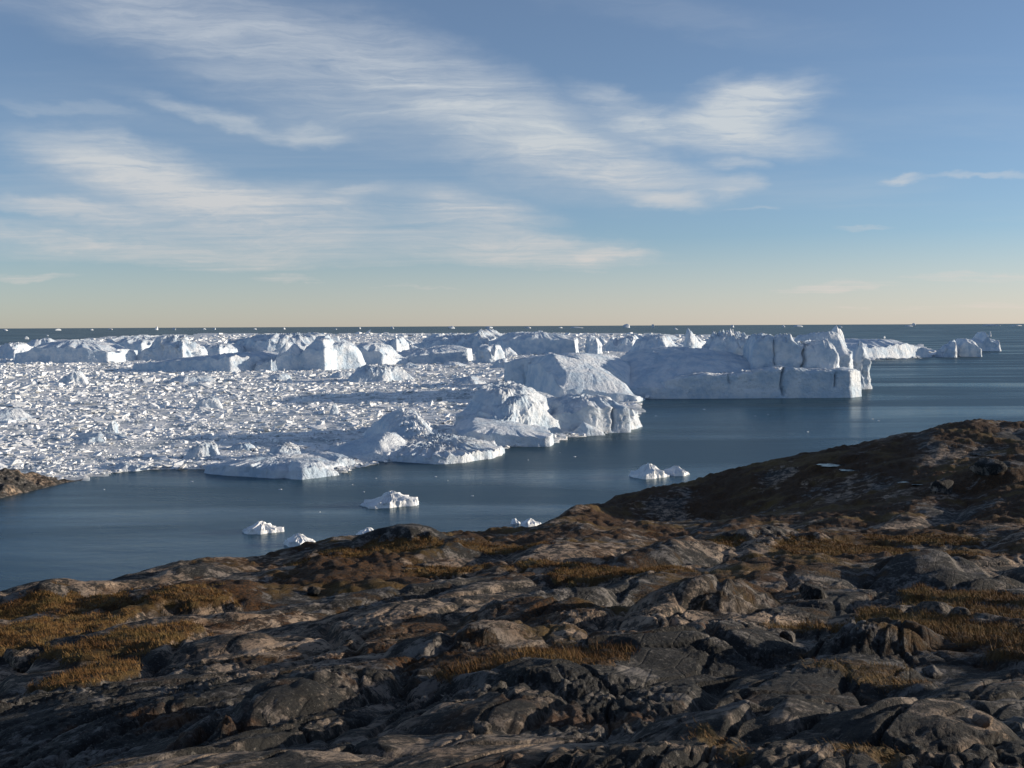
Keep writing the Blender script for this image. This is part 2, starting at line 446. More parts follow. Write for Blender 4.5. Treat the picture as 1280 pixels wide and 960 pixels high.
def hit(px, py, fn, d0=4.0, d1=260.0, n=1400):
    dd = np.geomspace(d0, d1, n); r_ = ray(px, py)
    x, y, z = r_.x / r_.y * dd, dd, CAM_H + r_.z / r_.y * dd
    below = np.nonzero(z < fn(x, y))[0]
    k = below[0] if len(below) else n - 1
    return float(x[k]), float(y[k])
SKYLINE = np.array([(-60, 728), (0, 727), (55, 717), (100, 722), (160, 711), (220, 701), (280, 699), (320, 700), (370, 687), (410, 675), (470, 667), (530, 662), (600, 665), (669, 655), (733, 628), (823, 606), (897, 591), (940, 576), (993, 566), (1078, 551), (1131, 538), (1232, 521), (1290, 525), (1400, 530)], float)
_raw = base_height
COR_PX = np.linspace(-60, 1400, 74); COR_D = np.full(74, 60.0); COR_Z = np.zeros(74)
def base_height(x, y):
    z = _raw(x, y)
    yy = np.maximum(y, 1e-3); px = 640 + FPX * x / yy
    d0 = np.interp(px, COR_PX, COR_D); k = np.interp(px, COR_PX, COR_Z)
    return z - np.where(y > 3, k * np.minimum(y, d0 * 1.3) / FPX * sstep(.45, .95, y / d0), 0)
for _ in range(4):
    dd = np.geomspace(20, 240, 420); new_d, new_z = COR_D.copy(), COR_Z.copy()
    for i_, pxx in enumerate(COR_PX):
        r_ = ray(pxx, 520); x_ = r_.x / r_.y * dd; z_ = base_height(x_, dd)
        v_ = np.stack([x_, dd, z_ - CAM_H], 1)
        py_ = 480 - FPX * (v_ @ np.array(up)) / (v_ @ np.array(fw))
        k_ = int(np.argmin(np.where(z_ > 1, py_, 9999)))
        new_d[i_] = dd[k_]; new_z[i_] = COR_Z[i_] + .8 * (np.interp(pxx, SKYLINE[:, 0], SKYLINE[:, 1]) + 2 - py_[k_])
    kern = np.array([1, 2, 3, 2, 1]) / 9.
    COR_D = np.convolve(np.pad(new_d, 2, 'edge'), kern, 'valid'); COR_Z = new_z
# whaleback mounds: px, py, length, width (px across), height m, heading from x (deg)
MOUNDS = [(885, 740, 110, 55, .62, 40), (1180, 712, 120, 70, .85, 35), (1090, 800, 120, 60, .36, 50), (575, 788, 130, 60, .50, 62),
          (650, 872, 170, 90, .20, 40), (300, 716, 150, 60, .15, 20), (530, 676, 90, 50, .7, 20), (380, 862, 260, 60, .36, 66),
          (720, 960, 170, 100, .10, 30), (270, 800, 90, 60, .30, 40), (1240, 596, 80, 50, 1.0, 60), (60, 735, 90, 50, .25, 10), (800, 700, 120, 50, .5, 45),
          (940, 900, 200, 100, .20, 50), (1150, 910, 190, 90, .18, 55), (690, 745, 170, 50, .5, 55), (150, 765, 60, 30, .45, 30), (960, 690, 90, 40, .4, 30)]
MOUNDS = [(*hit(a, b, base_height), L_, W_, h_, hd) for a, b, L_, W_, h_, hd in MOUNDS]
MOUNDS = [(x, y, L_ * y / FPX, W_ * y / FPX * 1.3, h_, hd) for x, y, L_, W_, h_, hd in MOUNDS]
# turf hollows: px, py, half width, half height (px), strength
TURF = [(75, 752, 90, 12, .9), (40, 790, 85, 20, 1.0), (150, 800, 80, 16, .95), (20, 768, 40, 14, .95), (230, 735, 70, 7, .8), (125, 832, 60, 10, .75), (715, 822, 70, 10, 1.0), (600, 833, 60, 7, .75), (1215, 792, 75, 34, 1.0),
        (1235, 742, 60, 12, .9), (1250, 770, 50, 20, .9), (1050, 686, 85, 11, 1.0), (1150, 672, 70, 5, .8), (880, 682, 60, 6, .9), (740, 712, 60, 6, .85), (820, 712, 40, 5, .8), (690, 700, 50, 3, .7), (860, 648, 80, 6, .85), (760, 662, 60, 4, .8),
        (470, 690, 90, 5, .7), (420, 700, 70, 4, .7), (620, 684, 80, 4, .7), (1010, 575, 50, 6, .6), (940, 615, 40, 4, .5), (1120, 575, 60, 4, .5), (1085, 832, 60, 14, .55), (1010, 772, 60, 6, .5), (1180, 690, 60, 4, .5),
        (1090, 940, 45, 14, .6), (905, 935, 25, 22, .6), (560, 705, 60, 4, .7), (1100, 628, 80, 3, .5)]
def _turf(a, b, hw, hh, st):
    x, y = hit(a, b, base_height); y0 = hit(a, b + hh, base_height)[1]; y1 = hit(a, b - hh, base_height)[1]
    return (x, (y0 + y1) / 2, hw * y / FPX, max(min((y1 - y0) / 2, 14.0), .15), st)
TURF = [_turf(*q_) for q_ in TURF]
PONDS = [(1040, 582, 1.9, 1.5), (1062, 588, 1.3, 1.0), (1218, 562, 1.1, .8), (1132, 604, .9, .7), (1146, 607, .6, .5)]
PONDS = [(*hit(a, b, base_height), c_, d_) for a, b, c_, d_ in PONDS]
cs, sn = math.cos(STRIKE), math.sin(STRIKE)
def terrain(x, y, want_grass=True):
    r = np.hypot(x, y)
    z = base_height(x, y)
    wx = n2(x / 9, y / 9, 3) * 1.6 + n2(x / 2.3, y / 2.3, 4) * .4
    wy = n2(x / 9, y / 9, 5) * 1.6 + n2(x / 2.3, y / 2.3, 6) * .4
    s = (x + wx) * cs + (y + wy) * sn
    q = -(x + wx) * sn + (y + wy) * cs
    gm = np.zeros_like(x)
    for (tx, ty, a, b, st) in TURF:
        e = np.sqrt(((x - tx) / a) ** 2 + ((y - ty) / b) ** 2) + 0.45 * n2(x / max(a * .35, .7), y / max(b * .35, .7), 8) + .25 * n2(x / .6, y / .6, 9)
        gm = np.maximum(gm, st * sstep(1.12, 0.72, e))
    # heath: low brown mats, thicker away from the bare slabs near the viewer and on the far hillside
    hv = n2(s / 16, q / 7, 90) * .55 + n2(x / 5, y / 5, 91) * .30 + n2(x / 1.6, y / 1.6, 92) * .18
    ht = np.clip(.30 + hv + .34 * sstep(28, 90, r) + .06 * sstep(95, 130, r) * sstep(-5, 12, x) - .28 * sstep(16, 7, r), 0, 1)
    near = sstep(1.5, 7.0, r)
    calm = near * (1 - 0.88 * gm) * (1 - .55 * sstep(.4, .8, ht))
    far = 1 - 0.35 * sstep(40, 140, r)
    # rounded whalebacks with sharp gullies between them
    big = np.abs(n2(s / 30, q / 11, 1))
    mid = np.abs(n2(s / 15, q / 4.0, 2))
    sml = np.abs(n2(s / 4.6, q / 1.3, 7))
    z = z + calm * far * ((big - .34) * 1.9 * sstep(10, 40, r) + (mid - .34) * .85 * sstep(3, 14, r) + (sml - .34) * .08)
    for (mx_, my_, L, W, Hh, hd) in MOUNDS:
        c = Vector((mx_, my_, 0)); ca, sa = math.cos(R(hd)), math.sin(R(hd))
        a_ = ((x - c.x) * ca + (y - c.y) * sa) / L; b_ = (-(x - c.x) * sa + (y - c.y) * ca) / W
        e = np.sqrt(a_ * a_ + b_ * b_ + 1e-9) + .12 * n2(x / (W * .8), y / (W * .8), 10)
        z = z + Hh * np.clip(1 - np.clip(e, 0, 1) ** 2.4, 0, 1) ** .8 * (1 - .7 * gm)
    # foliation ledges: one side steep
    lam = q / 1.15 + .8 * n2(s / 4, q / 2, 12) + .35 * n2(s / .9, q / .7, 13)
    saw = lam - np.floor(lam)
    ledge = np.where(saw < .82, saw / .82, (1 - saw) / .18)
    lam2 = q / .34 + .9 * n2(s / 1.4, q / .8, 14) + .4 * n2(s / .4, q / .3, 15)
    saw2 = lam2 - np.floor(lam2)
    ledge2 = np.where(saw2 < .78, saw2 / .78, (1 - saw2) / .22)
    patch = sstep(-.15, .35, n2(x / 5, y / 5, 16))
    patch2 = sstep(-.02, .34, n2(x / 2.2, y / 2.2, 17))
    nf, mf = sstep(50, 16, r), sstep(120, 45, r)
    z = z + calm * ((ledge - .5) * (.012 + .05 * patch) * mf + (ledge2 - .5) * (.006 + .034 * patch2) * nf)
    # jointing: tilted blocks bounded by cracks
    f1, f2, idc = worley(s / 7.5, q / 2.6, 3)
    z = z - calm * .20 * sstep(.06 + r * .0022, 0, f2 - f1) * sstep(5, 12, r) * sstep(85, 35, r)
    f1, f2, idc = worley(s / 2.6, q / .9, 4)
    z = z - calm * sstep(45, 18, r) * .09 * sstep(.05 + r * .003, 0, f2 - f1)
    f1, f2, idc = worley(s / 1.5, q / .62, 1)
    e1 = f2 - f1
    jitter = (JX[idc] - .5)
    z = z + calm * mf * patch * (jitter * .014 - .035 * sstep(.10 + r * .003, 0, e1) * nf)
    f1, f2, idc = worley(s / .42, q / .19, 2)
    e2 = f2 - f1
    z = z + calm * nf * (.06 + .94 * patch2) * ((JY[idc] - .5) * .020 - .028 * sstep(.14, 0, e2))
    z = z + near * (1 - .7 * gm) * (n2(x / .55, y / .55, 18) * .035 + n2(s / .30, q / .16, 19) * .032 * (.2 + patch2) * nf + n2(s / .12, q / .07, 20) * .022 * (.2 + patch2) * nf)
    z = z + gm * (n2(x / .8, y / .8, 21) * .07 + n2(x / .28, y / .28, 22) * .05)
    z = z + sstep(.35, .7, ht) * (1 - gm) * sstep(20, 60, r) * (n2(x / 3.2, y / 2.4, 93) * .34 + (np.abs(n2(x / 1.3, y / 1.1, 94)) - .3) * .30 + n2(x / .5, y / .5, 95) * .10)
    for (cx, cy, a, b, pz) in POND_Z:
        e = np.hypot((x - cx) / a, (y - cy) / b) + .3 * n2(x / 1.2, y / 1.2, 23)
        k = sstep(1.9, 1.0, e)
        z = z * (1 - k) + (pz - .30 * sstep(1.25, .7, e)) * k
    return (z, gm, ht) if want_grass == 2 else (z, gm) if want_grass else z
POND_Z = []
_pz = terrain(np.array([p[0] for p in PONDS]), np.array([p[1] for p in PONDS]), False)
POND_Z = [(p[0], p[1], p[2], p[3], float(zz_)) for p, zz_ in zip(PONDS, _pz)]

def make_terrain():
    azf = np.radians(np.linspace(-28.0, 28.0, 780))
    gr = 28.0 + np.cumsum(np.geomspace(0.12, 6.2, 76)); gr = 28.0 + (gr - 28.0) * (152.0 / (gr[-1] - 28.0))
    rr_, ll_ = np.radians(gr), -np.radians(gr[:-1])[::-1]
    azs = np.concatenate([ll_, azf, rr_])
    rad = np.concatenate([np.linspace(.5, 4.2, 16), np.geomspace(4.4, 62, 540), np.geomspace(62.6, 190, 165), np.geomspace(193, 420, 26)])
    A, Rr = np.meshgrid(azs, rad)
    x = (Rr * np.sin(A)).ravel(); y = (Rr * np.cos(A)).ravel()
    z, gm, ht = terrain(x, y, 2)
    V = np.stack([x, y, z], 1)
    n = len(azs); i, j = np.meshgrid(np.arange(len(rad) - 1), np.arange(n), indexing='ij')
    F = np.stack([i * n + j, (i * n + (j + 1) % n), (i + 1) * n + (j + 1) % n, (i + 1) * n + j], -1).reshape(-1, 4)
    keep = z[F].max(1) > -3.0
    me = mesh_np('rocky_ground', V, F[keep][:, ::-1])
    at_ = me.attributes.new('grass', 'FLOAT', 'POINT'); at_.data.foreach_set('value', gm.astype(np.float32))
    at_ = me.attributes.new('heath', 'FLOAT', 'POINT'); at_.data.foreach_set('value', ht.astype(np.float32))
    return me
ground = obj('rocky_ground', make_terrain(), ROCK)
tag(ground, 'dark lichen covered gneiss slope with turf hollows above the fjord', kind='structure')

for (cx, cy, a, b, pz) in POND_Z:
    th = np.linspace(0, 2 * math.pi, 41)[:-1]
    k = .92 + .16 * np.sin(3 * th + cx) + .12 * np.sin(5 * th + cy) + .07 * np.sin(9 * th)
    V = np.concatenate([[[0, 0, 0]], np.stack([a * k * np.cos(th), b * k * np.sin(th), 0 * th], 1)])
    F = [(0, i + 1, (i + 1) % 40 + 1) for i in range(40)]
    o = obj('pond', mesh_np('pond', V, F), POND); o.location = (cx, cy, pz - .12)
    tag(o, 'small rain pool shining pale on the dark hillside', kind='structure')

# far rocky point on the left shore
def make_headland():
    a, b = sea(-60, 640), sea(104, 600)
    nu, nv = 220, 90
    U, Vv = np.meshgrid(np.linspace(-.6, 1, nu), np.linspace(0, 1, nv))
    L = (b - a); n = Vector((-L.y, L.x, 0)).normalized()
    wid = 24 + 14 * (1 - U)
    x = a.x + L.x * U + n.x * Vv * wid; y = a.y + L.y * U + n.y * Vv * wid
    x = x + 1.6 * n2(U * 9, Vv * 2, 30); y = y + 2.4 * n2(U * 11, Vv * 2, 31)
    crest = np.interp(U, [-.6, .1, .37, .5, .7, .9, 1.0], [15, 11.2, 9.0, 7.0, 5.2, 2.6, -1.5])
    g = np.interp(Vv, [0, .12, .3, .55, .8, 1], [-.22, .18, .55, 1.0, .8, -.3])
    z = crest * g
    bl = np.abs(n2(x / 9, y / 9, 32)) * 2.6 - .6 + np.abs(n2(x / 3.2, y / 3.2, 33)) * 1.1 + n2(x / 1.2, y / 1.2, 34) * .4
    z = z + bl * sstep(-.3, 1.5, z) * .9
    V = np.stack([x, y, z], -1).reshape(-1, 3)
    i, j = np.meshgrid(np.arange(nv - 1), np.arange(nu - 1), indexing='ij')
    F = np.stack([i * nu + j, i * nu + j + 1, (i + 1) * nu + j + 1, (i + 1) * nu + j], -1).reshape(-1, 4)
    return mesh_np('rocky_point', V, F)
tag(obj('rocky_point', make_headland(), BOULDER), 'low rocky point jutting into the water at the left edge', kind='structure')

# ------------------------------------------------------------------ icebergs
DEF_POLY = [(0, .35), (.06, .05), (.35, 0), (.84, 0), (1, .42), (.97, .85), (.8, 1), (.2, 1), (.02, .8)]
TAB = [(0, 1), (1, 1)]
def berg_mesh(px0, px1, pyL, pyR, prof, depth, poly=None, gy=TAB, lean=.06, rough=.5, rub=.3, seed=0, cracks=(), step=1.3, flute=.4, crest=.3, edge=.45):
    A, B = sea(px0, pyL), sea(px1, pyR)
    poly = poly or DEF_POLY
    O = A.copy(); eu = B - A; L = eu.length; eu = eu / L; ev = Vector((-eu.y, eu.x, 0))
    dist = (A.y + B.y) / 2; mpp = dist / FPX                    # metres per pixel there
    Hs = np.array([max(.3, at(p[0], p[1], dist + crest * depth).z) for p in prof])
    Us = np.array([(p[0] - px0) / (px1 - px0) for p in prof])
    Hmax = Hs.max()
    # footprint outline, evenly resampled, with a wandering edge
    P = np.array([(u * L, v * depth) for u, v in poly])
    Q = np.concatenate([P, P[:1]]); seg = np.linalg.norm(np.diff(Q, axis=0), axis=1); cum = np.concatenate([[0], np.cumsum(seg)])
    N = int(np.clip(cum[-1] / (mpp * step * 1.35), 36, 330))
    tt = np.linspace(0, cum[-1], N + 1)[:-1]
    pxy = np.stack([np.interp(tt, cum, Q[:, 0]), np.interp(tt, cum, Q[:, 1])], 1)
    for _ in range(2): pxy = (np.roll(pxy, 1, 0) + 2 * pxy + np.roll(pxy, -1, 0)) / 4
    C = pxy.mean(0)
    nr = (pxy - C); nr = nr / np.maximum(np.linalg.norm(nr, axis=1)[:, None], 1e-6)
    sc = Hmax
    wob = n2(tt / (sc * 1.1) + seed * 3.1, tt * 0 + seed * 7.7, 40) * .26 + n2(tt / (sc * .35) + seed, tt * 0 + seed * 1.7, 41) * .05 * (1 + flute) - .06
    rough = rough * 1.25 + .08
    pxy = pxy + nr * (wob * sc * rough)[:, None]
    def top(x, y):
        u = x / L; v = np.clip(y / depth, 0, 1)
        h = np.interp(u, Us, Hs) * np.interp(v, [k[0] for k in gy], [k[1] for k in gy])
        h = h + rough * sc * (.07 * n2(x / sc * 1.2 + seed, y / sc * 1.2, 42) + .03 * n2(x / sc * 4, y / sc * 4 + seed, 43))
        h = h + rub * sc * (.10 * n2(x / sc * 3.2, y / sc * 3.2 + seed, 44) + .12 * (.3 - np.abs(n2(x / sc * 7 + seed, y / sc * 7, 45))) + .06 * n2(x / sc * 15 + seed, y / sc * 15, 46) + .035 * n2(x / sc * 31 + seed, y / sc * 31, 49))
        return np.maximum(h, .25)
    hp = top(pxy[:, 0], pxy[:, 1])
    hp = hp * (.99 - .5 * edge + rough * (.40 * n2(tt / (sc * .55) + seed * 5, tt * 0 + seed, 47) + .12 * n2(tt / (sc * .16) + seed * 5, tt * 0 + seed, 48)))
    hp = np.maximum(hp, .25)
    nw = int(np.clip(Hmax / (mpp * 1.8), 5, 24)); ntop = int(np.clip(depth / (mpp * 4.5), 8, 20))
    rings = []
    for k in range(nw + 1):
        f_ = k / nw
        zr = -1.2 + (hp + 1.2) * f_
        sh = 1 - lean * np.clip(zr, 0, None) / max(Hmax, .1)
        rings.append(np.stack([C[0] + (pxy[:, 0] - C[0]) * sh, C[1] + (pxy[:, 1] - C[1]) * sh, zr], 1))
    last = rings[-1]
    for k in range(1, ntop + 1):
        f_ = k / ntop
        q = C + (last[:, :2] - C) * (1 - f_ * .985)
        bl = sstep(0, edge + 1e-3, f_ ** 1.0 * np.ones(N)) if edge > 0 else 1.0
        rings.append(np.stack([q[:, 0], q[:, 1], last[:, 2] * (1 - bl) + top(q[:, 0], q[:, 1]) * bl], 1))
    V = np.concatenate(rings)
    # carve the walls and knock the edges about
    X, Y, Z = V[:, 0], V[:, 1], V[:, 2]
    s1, s2, s3 = sc * .55, sc * .2, sc * .07
    amp = np.clip(Z / (sc * .25), 0.15, 1) * rough
    iw = np.arange(len(V)) < (nw + 1) * N
    dxy = np.zeros((len(V), 2))
    dn = (n3(X / s1, Y / s1, Z / (s1 * 1.3), seed) * .16 - .05 + (.4 - np.abs(n3(X / s2, Y / s2, Z / (s2 * 1.1), seed + 1)) * 2) * .06 + n3(X / s3, Y / s3, Z / (s3 * 1.0), seed + 2) * .035) * sc
    d_ = np.stack([X - C[0], Y - C[1]], 1); d_ = d_ / np.maximum(np.linalg.norm(d_, axis=1)[:, None], 1e-6)
    V[:, :2] += d_ * (dn * amp * np.where(iw, 1, .4))[:, None]
    for (cu, cw, cd, z0, z1) in cracks:
        k = np.exp(-((X - cu * L - .10 * (Z - z0 * sc) * (1 if cu > .5 else -1) - 2.0 * n2(Z / 7 + cu * 31, Z * 0 + cu * 9, 50)) / (cw * .8)) ** 2) * (Y < depth * .5) * sstep(z0 * sc - 1, z0 * sc, Z) * sstep(z1 * sc + 2, z1 * sc, Z)
        V[:, 1] += cd * k
    n = N; nrg = len(rings)
    i, j = np.meshgrid(np.arange(nrg - 1), np.arange(n), indexing='ij')
    F = np.stack([i * n + j, i * n + (j + 1) % n, (i + 1) * n + (j + 1) % n, (i + 1) * n + j], -1).reshape(-1, 4)
    W = np.stack([O.x + eu.x * V[:, 0] + ev.x * V[:, 1], O.y + eu.y * V[:, 0] + ev.y * V[:, 1], V[:, 2]], 1)
    return W, F
BSEED = [1]
def berg(label, parts, cat='iceberg', name='iceberg', group=None, mat=None):
    """parts: list of (part name, kwargs). One part = one mesh; more = an Empty with its parts"""
    mat = mat or ICE
    built = []
    for pn, kw in parts:
        BSEED[0] += 1
        kw.setdefault('seed', BSEED[0])
        built.append((pn, *berg_mesh(**kw)))
    o0 = built[0][1]; org = np.array([(o0[:, 0].min() + o0[:, 0].max()) / 2, (o0[:, 1].min() + o0[:, 1].max()) / 2, 0.0])
    if len(built) == 1:
        o = obj(name, mesh_np(name, built[0][1] - org, built[0][2]), mat); o.location = org
    else:
        o = obj(name, None); o.location = org
        for pn, V, F in built:
            obj(pn, mesh_np(pn, V - org, F), mat, o)
    tag(o, label, cat, group)
    return o
def P(px0, px1, py, prof, depth, **kw):
    pl, pr = (py, py) if isinstance(py, (int, float)) else py
    return dict(px0=px0, px1=px1, pyL=pl, pyR=pr, prof=prof, depth=depth, **kw)
ENDLIT = [(0, .4), (.05, .05), (.4, 0), (.72, 0), (1, .55), (.98, .9), (.8, 1), (.15, 1), (.02, .8)]
WEDGE = [(0, .5), (.1, .1), (.45, 0), (1, .3), (.95, .8), (.6, 1), (.1, .9)]
DOME = [(0, .35), (.2, .72), (.45, 1), (.75, .85), (1, .4)]

berg('huge long iceberg with stepped blue cliffs and bright end wall, in open water', [
    ('lower_cliff', P(822, 1087, (499, 497), [(822, 478), (850, 470), (880, 466), (905, 468), (935, 465), (978, 459), (1010, 462), (1040, 462), (1072, 461), (1087, 464)], 42, lean=.015,
        poly=[(0, .5), (.03, .1), (.2, .02), (.5, 0), (.93, .0), (1, .28), (.995, .8), (.9, 1), (.1, 1)], rough=.20, rub=.6, edge=.10,
        cracks=[(.585, 1.0, 5, .1, .95), (.34, .8, 2, .5, .8), (.83, .6, 3.5, .35, .8)], step=.8)),
    ('upper_block', P(935, 1064, 495, [(935, 437), (942, 424), (966, 419), (969, 424), (984, 424), (988, 419), (1000, 432), (1020, 431), (1033, 428), (1045, 432), (1056, 440), (1064, 452)], 70, lean=.015,
        poly=[(0, .5), (.03, .04), (.5, 0), (.9, .0), (1, .3), (.98, .9), (.1, 1)], rough=.22, rub=.6, edge=.12, cracks=[(.28, .8, 3, .5, .9), (.53, 1.4, 6, .3, .95), (.88, .7, 3, .4, .9)], step=.8)),
    ('snow_slope', P(770, 990, (499, 498), [(770, 458), (785, 448), (805, 441), (830, 436), (870, 434), (905, 437), (935, 440), (960, 446), (990, 462)], 120, lean=.04, edge=.2, gy=[(0, .22), (.12, .45), (.35, .8), (.6, 1), (1, .95)], crest=.6, rough=.16, rub=.3)),
    ('back_ridge', P(985, 1082, 484, [(985, 426), (1000, 420), (1025, 417), (1045, 416), (1062, 421), (1075, 431), (1082, 442)], 70, rough=.25, rub=.3, lean=.06, gy=[(0, .9), (.3, 1), (1, .8)])),
    ('bright_pinnacle', P(1064, 1093, 487, [(1064, 450), (1073, 443), (1079, 430), (1083, 430), (1090, 444), (1094, 458)], 28, lean=.10, rough=.5, rub=.6, poly=WEDGE)),
    ('summit_horn', P(1036, 1062, 474, [(1036, 419), (1044, 416), (1048, 408), (1053, 413), (1062, 420)], 30, lean=.2, rough=.4, rub=.4, poly=WEDGE)),
    ('rubble_top', P(880, 950, 482, [(880, 424), (895, 420), (910, 422), (925, 420), (940, 421), (950, 425)], 60, rough=.4, rub=1.1)),
])
berg('sharp white fin of ice standing on the shaded snow slope', [('fin', P(847, 896, 468, [(847, 424), (852, 420), (857, 418), (860, 409), (866, 416), (874, 426), (885, 431), (896, 435)], 30, poly=[(0, .5), (.12, 0), (.35, .1), (1, .9), (.5, 1), (.1, .9)], lean=.25, rough=.25, rub=.2))])
berg('broad domed iceberg with a steep shaded wall and sunlit smooth right flank', [
    ('shaded_wall', P(604, 762, (494, 501), [(604, 462), (612, 451), (640, 447), (670, 444), (700, 441), (712, 441), (730, 450), (745, 462), (760, 482)], 70, lean=.03,
        edge=.15, poly=[(0, .6), (.02, .25), (.15, .05), (.5, 0), (.8, 0), (1, .45), (.9, .9), (.5, 1), (.1, 1)], rough=.28, rub=.12, gy=[(0, .95), (.3, 1), (1, .9)],
        cracks=[(.47, 1.0, 2.5, .5, .95), (.38, .8, 2, .4, .9), (.52, .6, 2, .5, .9), (.32, .7, 2, .3, .7)], flute=.9)),
    ('smooth_flank', P(690, 821, (505, 502), [(690, 446), (712, 441), (741, 448), (772, 457), (786, 464), (797, 473), (808, 486), (821, 500)], 80, crest=.5,
        poly=[(0, .3), (.1, .05), (.5, 0), (.8, -.02), (1, .25), (.9, .8), (.5, 1), (0, .9)], lean=.10, rough=.16, rub=.16, edge=.3, gy=[(0, .30), (.2, .66), (.5, 1), (1, .92)])),
], mat=ICE)
berg('rugged blocky iceberg with hummocked top and ragged white right corner', [
    ('left_dome', P(555, 640, (548, 552), [(555, 502), (562, 490), (575, 482), (590, 481), (610, 483), (630, 490), (640, 498)], 55, lean=.12, gy=[(0, .55), (.3, .9), (.5, 1), (1, .9)], rough=.35, rub=.55)),
    ('middle_ridge', P(596, 716, (552, 550), [(596, 512), (610, 508), (622, 502), (640, 497), (655, 496), (668, 495), (680, 498), (690, 506), (702, 514), (716, 522)], 38, crest=.4,
        poly=[(0, .4), (.08, .05), (.3, 0), (1, .7), (.8, 1), (.1, 1)], gy=[(0, .55), (.25, .85), (.5, 1), (1, .7)], lean=.08, rough=.5, rub=.55)),
    ('right_block', P(690, 806, (544, 540), [(690, 512), (705, 505), (725, 500), (745, 497), (765, 497), (785, 499), (795, 506), (802, 520), (806, 532)], 50, lean=.05,
        poly=[(0, .5), (.05, .05), (.4, 0), (.86, 0), (1, .3), (.98, .9), (.1, 1)], rough=.2, rub=.55, cracks=[(.66, .9, 3, .1, .7)])),
    ('ragged_corner', P(778, 810, (540, 532), [(778, 528), (785, 522), (792, 515), (798, 510), (804, 510), (810, 518)], 30, rough=.9, rub=1.0, lean=.15)),
    ('front_shelf', P(566, 699, (560, 558), [(566, 532), (590, 528), (620, 531), (650, 534), (676, 539), (690, 536), (697, 538), (699, 541)], 40, lean=.03,
        poly=[(0, .5), (.05, .08), (.5, 0), (.93, .0), (1, .3), (.98, .8), (.8, 1), (.1, 1)], rough=.22, rub=.10, gy=[(0, .85), (.4, 1), (1, 1.2)])),
])
berg('small pointed white wedge at the foot of the rugged iceberg', [('w', P(713, 758, 545, [(713, 537), (722, 534), (729, 528), (735, 531), (747, 536), (758, 540)], 12, lean=.4, rough=.3, rub=.2, poly=WEDGE))], cat='ice block', name='ice_block')
berg('flat low ice floe with crusty white top and crumbled front edge', [('f', P(483, 654, (581, 572), [(483, 568), (495, 562), (520, 556), (560, 552), (600, 549), (630, 553), (650, 558), (654, 563)], 58, crest=.1,
    poly=[(0, .3), (.1, .12), (.3, -.12), (.52, -.1), (.8, .05), (1, .3), (.97, .7), (.8, .95), (.5, 1), (.1, .7)], lean=.03, rough=.5, rub=1.3, gy=[(0, .55), (.3, .7), (1, .8)]))], cat='ice floe', name='ice_floe')
berg('low ice mass with a bright slanted face at the water edge', [
    ('shaded_front', P(240, 368, (592, 600), [(240, 583), (262, 577), (290, 574), (320, 576), (345, 577), (368, 581)], 40, lean=.06, rough=.4, rub=.6)),
    ('bright_face', P(355, 431, (601, 597), [(355, 592), (363, 584), (368, 577), (385, 578), (405, 578), (418, 586), (427, 588), (431, 592)], 22, lean=.22, rough=.35, rub=.3,
        poly=[(0, .5), (.12, .1), (.3, 0), (1, .3), (.9, .9), (.3, 1)])),
])
berg('smooth wedge of ice with sunlit corner beside the bright slanted face', [('w', P(405, 461, (587, 582), [(405, 578), (412, 570), (425, 567), (440, 568), (452, 572), (461, 576)], 25, lean=.15, rough=.4, rub=.3, poly=ENDLIT))])
berg('smooth blue shaded ice bank left of the flat floe', [('b', P(385, 505, (575, 577), [(385, 568), (400, 560), (425, 554), (450, 546), (470, 541), (490, 546), (505, 556)], 34, lean=.2, rough=.3, rub=.25, gy=DOME))])
SLOPE = berg('pale blue ice slope scattered with white blocks left of the rugged iceberg', [
    ('slope', P(486, 572, (566, 562), [(486, 553), (495, 540), (510, 528), (530, 517), (545, 515), (560, 522), (572, 532)], 62, lean=.12, rough=.35, rub=.25, gy=[(0, .3), (.3, .65), (.6, 1), (1, .9)]))])
# ranks of bergs behind the brash ice
berg('long flat topped blue iceberg with white prow at far left', [
    ('main_block', P(8, 146, (455, 454), [(8, 440), (20, 436), (40, 430), (60, 427), (78, 425), (100, 429), (120, 432), (138, 436), (146, 437)], 150, lean=.02, rough=.2, rub=.35, poly=[(0, .5), (.05, .05), (.5, 0), (.93, 0), (1, .3), (.95, 1), (.1, 1)])),
    ('white_prow', P(134, 158, 453, [(134, 437), (139, 436), (150, 437), (158, 440)], 40, lean=.3, rough=.3, rub=.2, poly=[(0, .5), (.15, 0), (.3, 0), (1, .9), (.3, 1)]))])
berg('jumbled white ice pile with leaning slabs at left, near the horizon', [
    ('pile', P(160, 242, 452, [(160, 444), (172, 436), (185, 430), (190, 422), (200, 420), (210, 423), (220, 430), (235, 431), (242, 438)], 90, lean=.25, rough=.8, rub=1.1)),
    ('leaning_slab', P(184, 214, 448, [(184, 424), (190, 421), (205, 421), (210, 424), (214, 428)], 30, lean=.15, rough=.5, rub=.5, poly=WEDGE))])
berg('long low blue shaded ice ridge in front of the jumbled pile', [('r', P(148, 316, (464, 466), [(148, 455), (170, 451), (200, 449), (230, 446), (260, 442), (290, 439), (310, 440), (316, 448)], 130, lean=.05, rough=.3, rub=.5))])
berg('bright white ice pyramid with a torn left skirt', [
    ('pyramid', P(330, 379, 465, [(330, 452), (338, 444), (345, 433), (350, 427), (356, 430), (363, 434), (371, 434), (377, 431), (379, 440)], 60, lean=.25, rough=.25, rub=.2,
        edge=.7, poly=[(0, .05), (.06, 0), (.95, .55), (1, .8), (.7, 1), (.1, .6)])),
    ('torn_skirt', P(312, 345, 465, [(312, 456), (315, 449), (319, 451), (325, 454), (335, 448), (345, 444)], 40, lean=.2, rough=.8, rub=.8))])
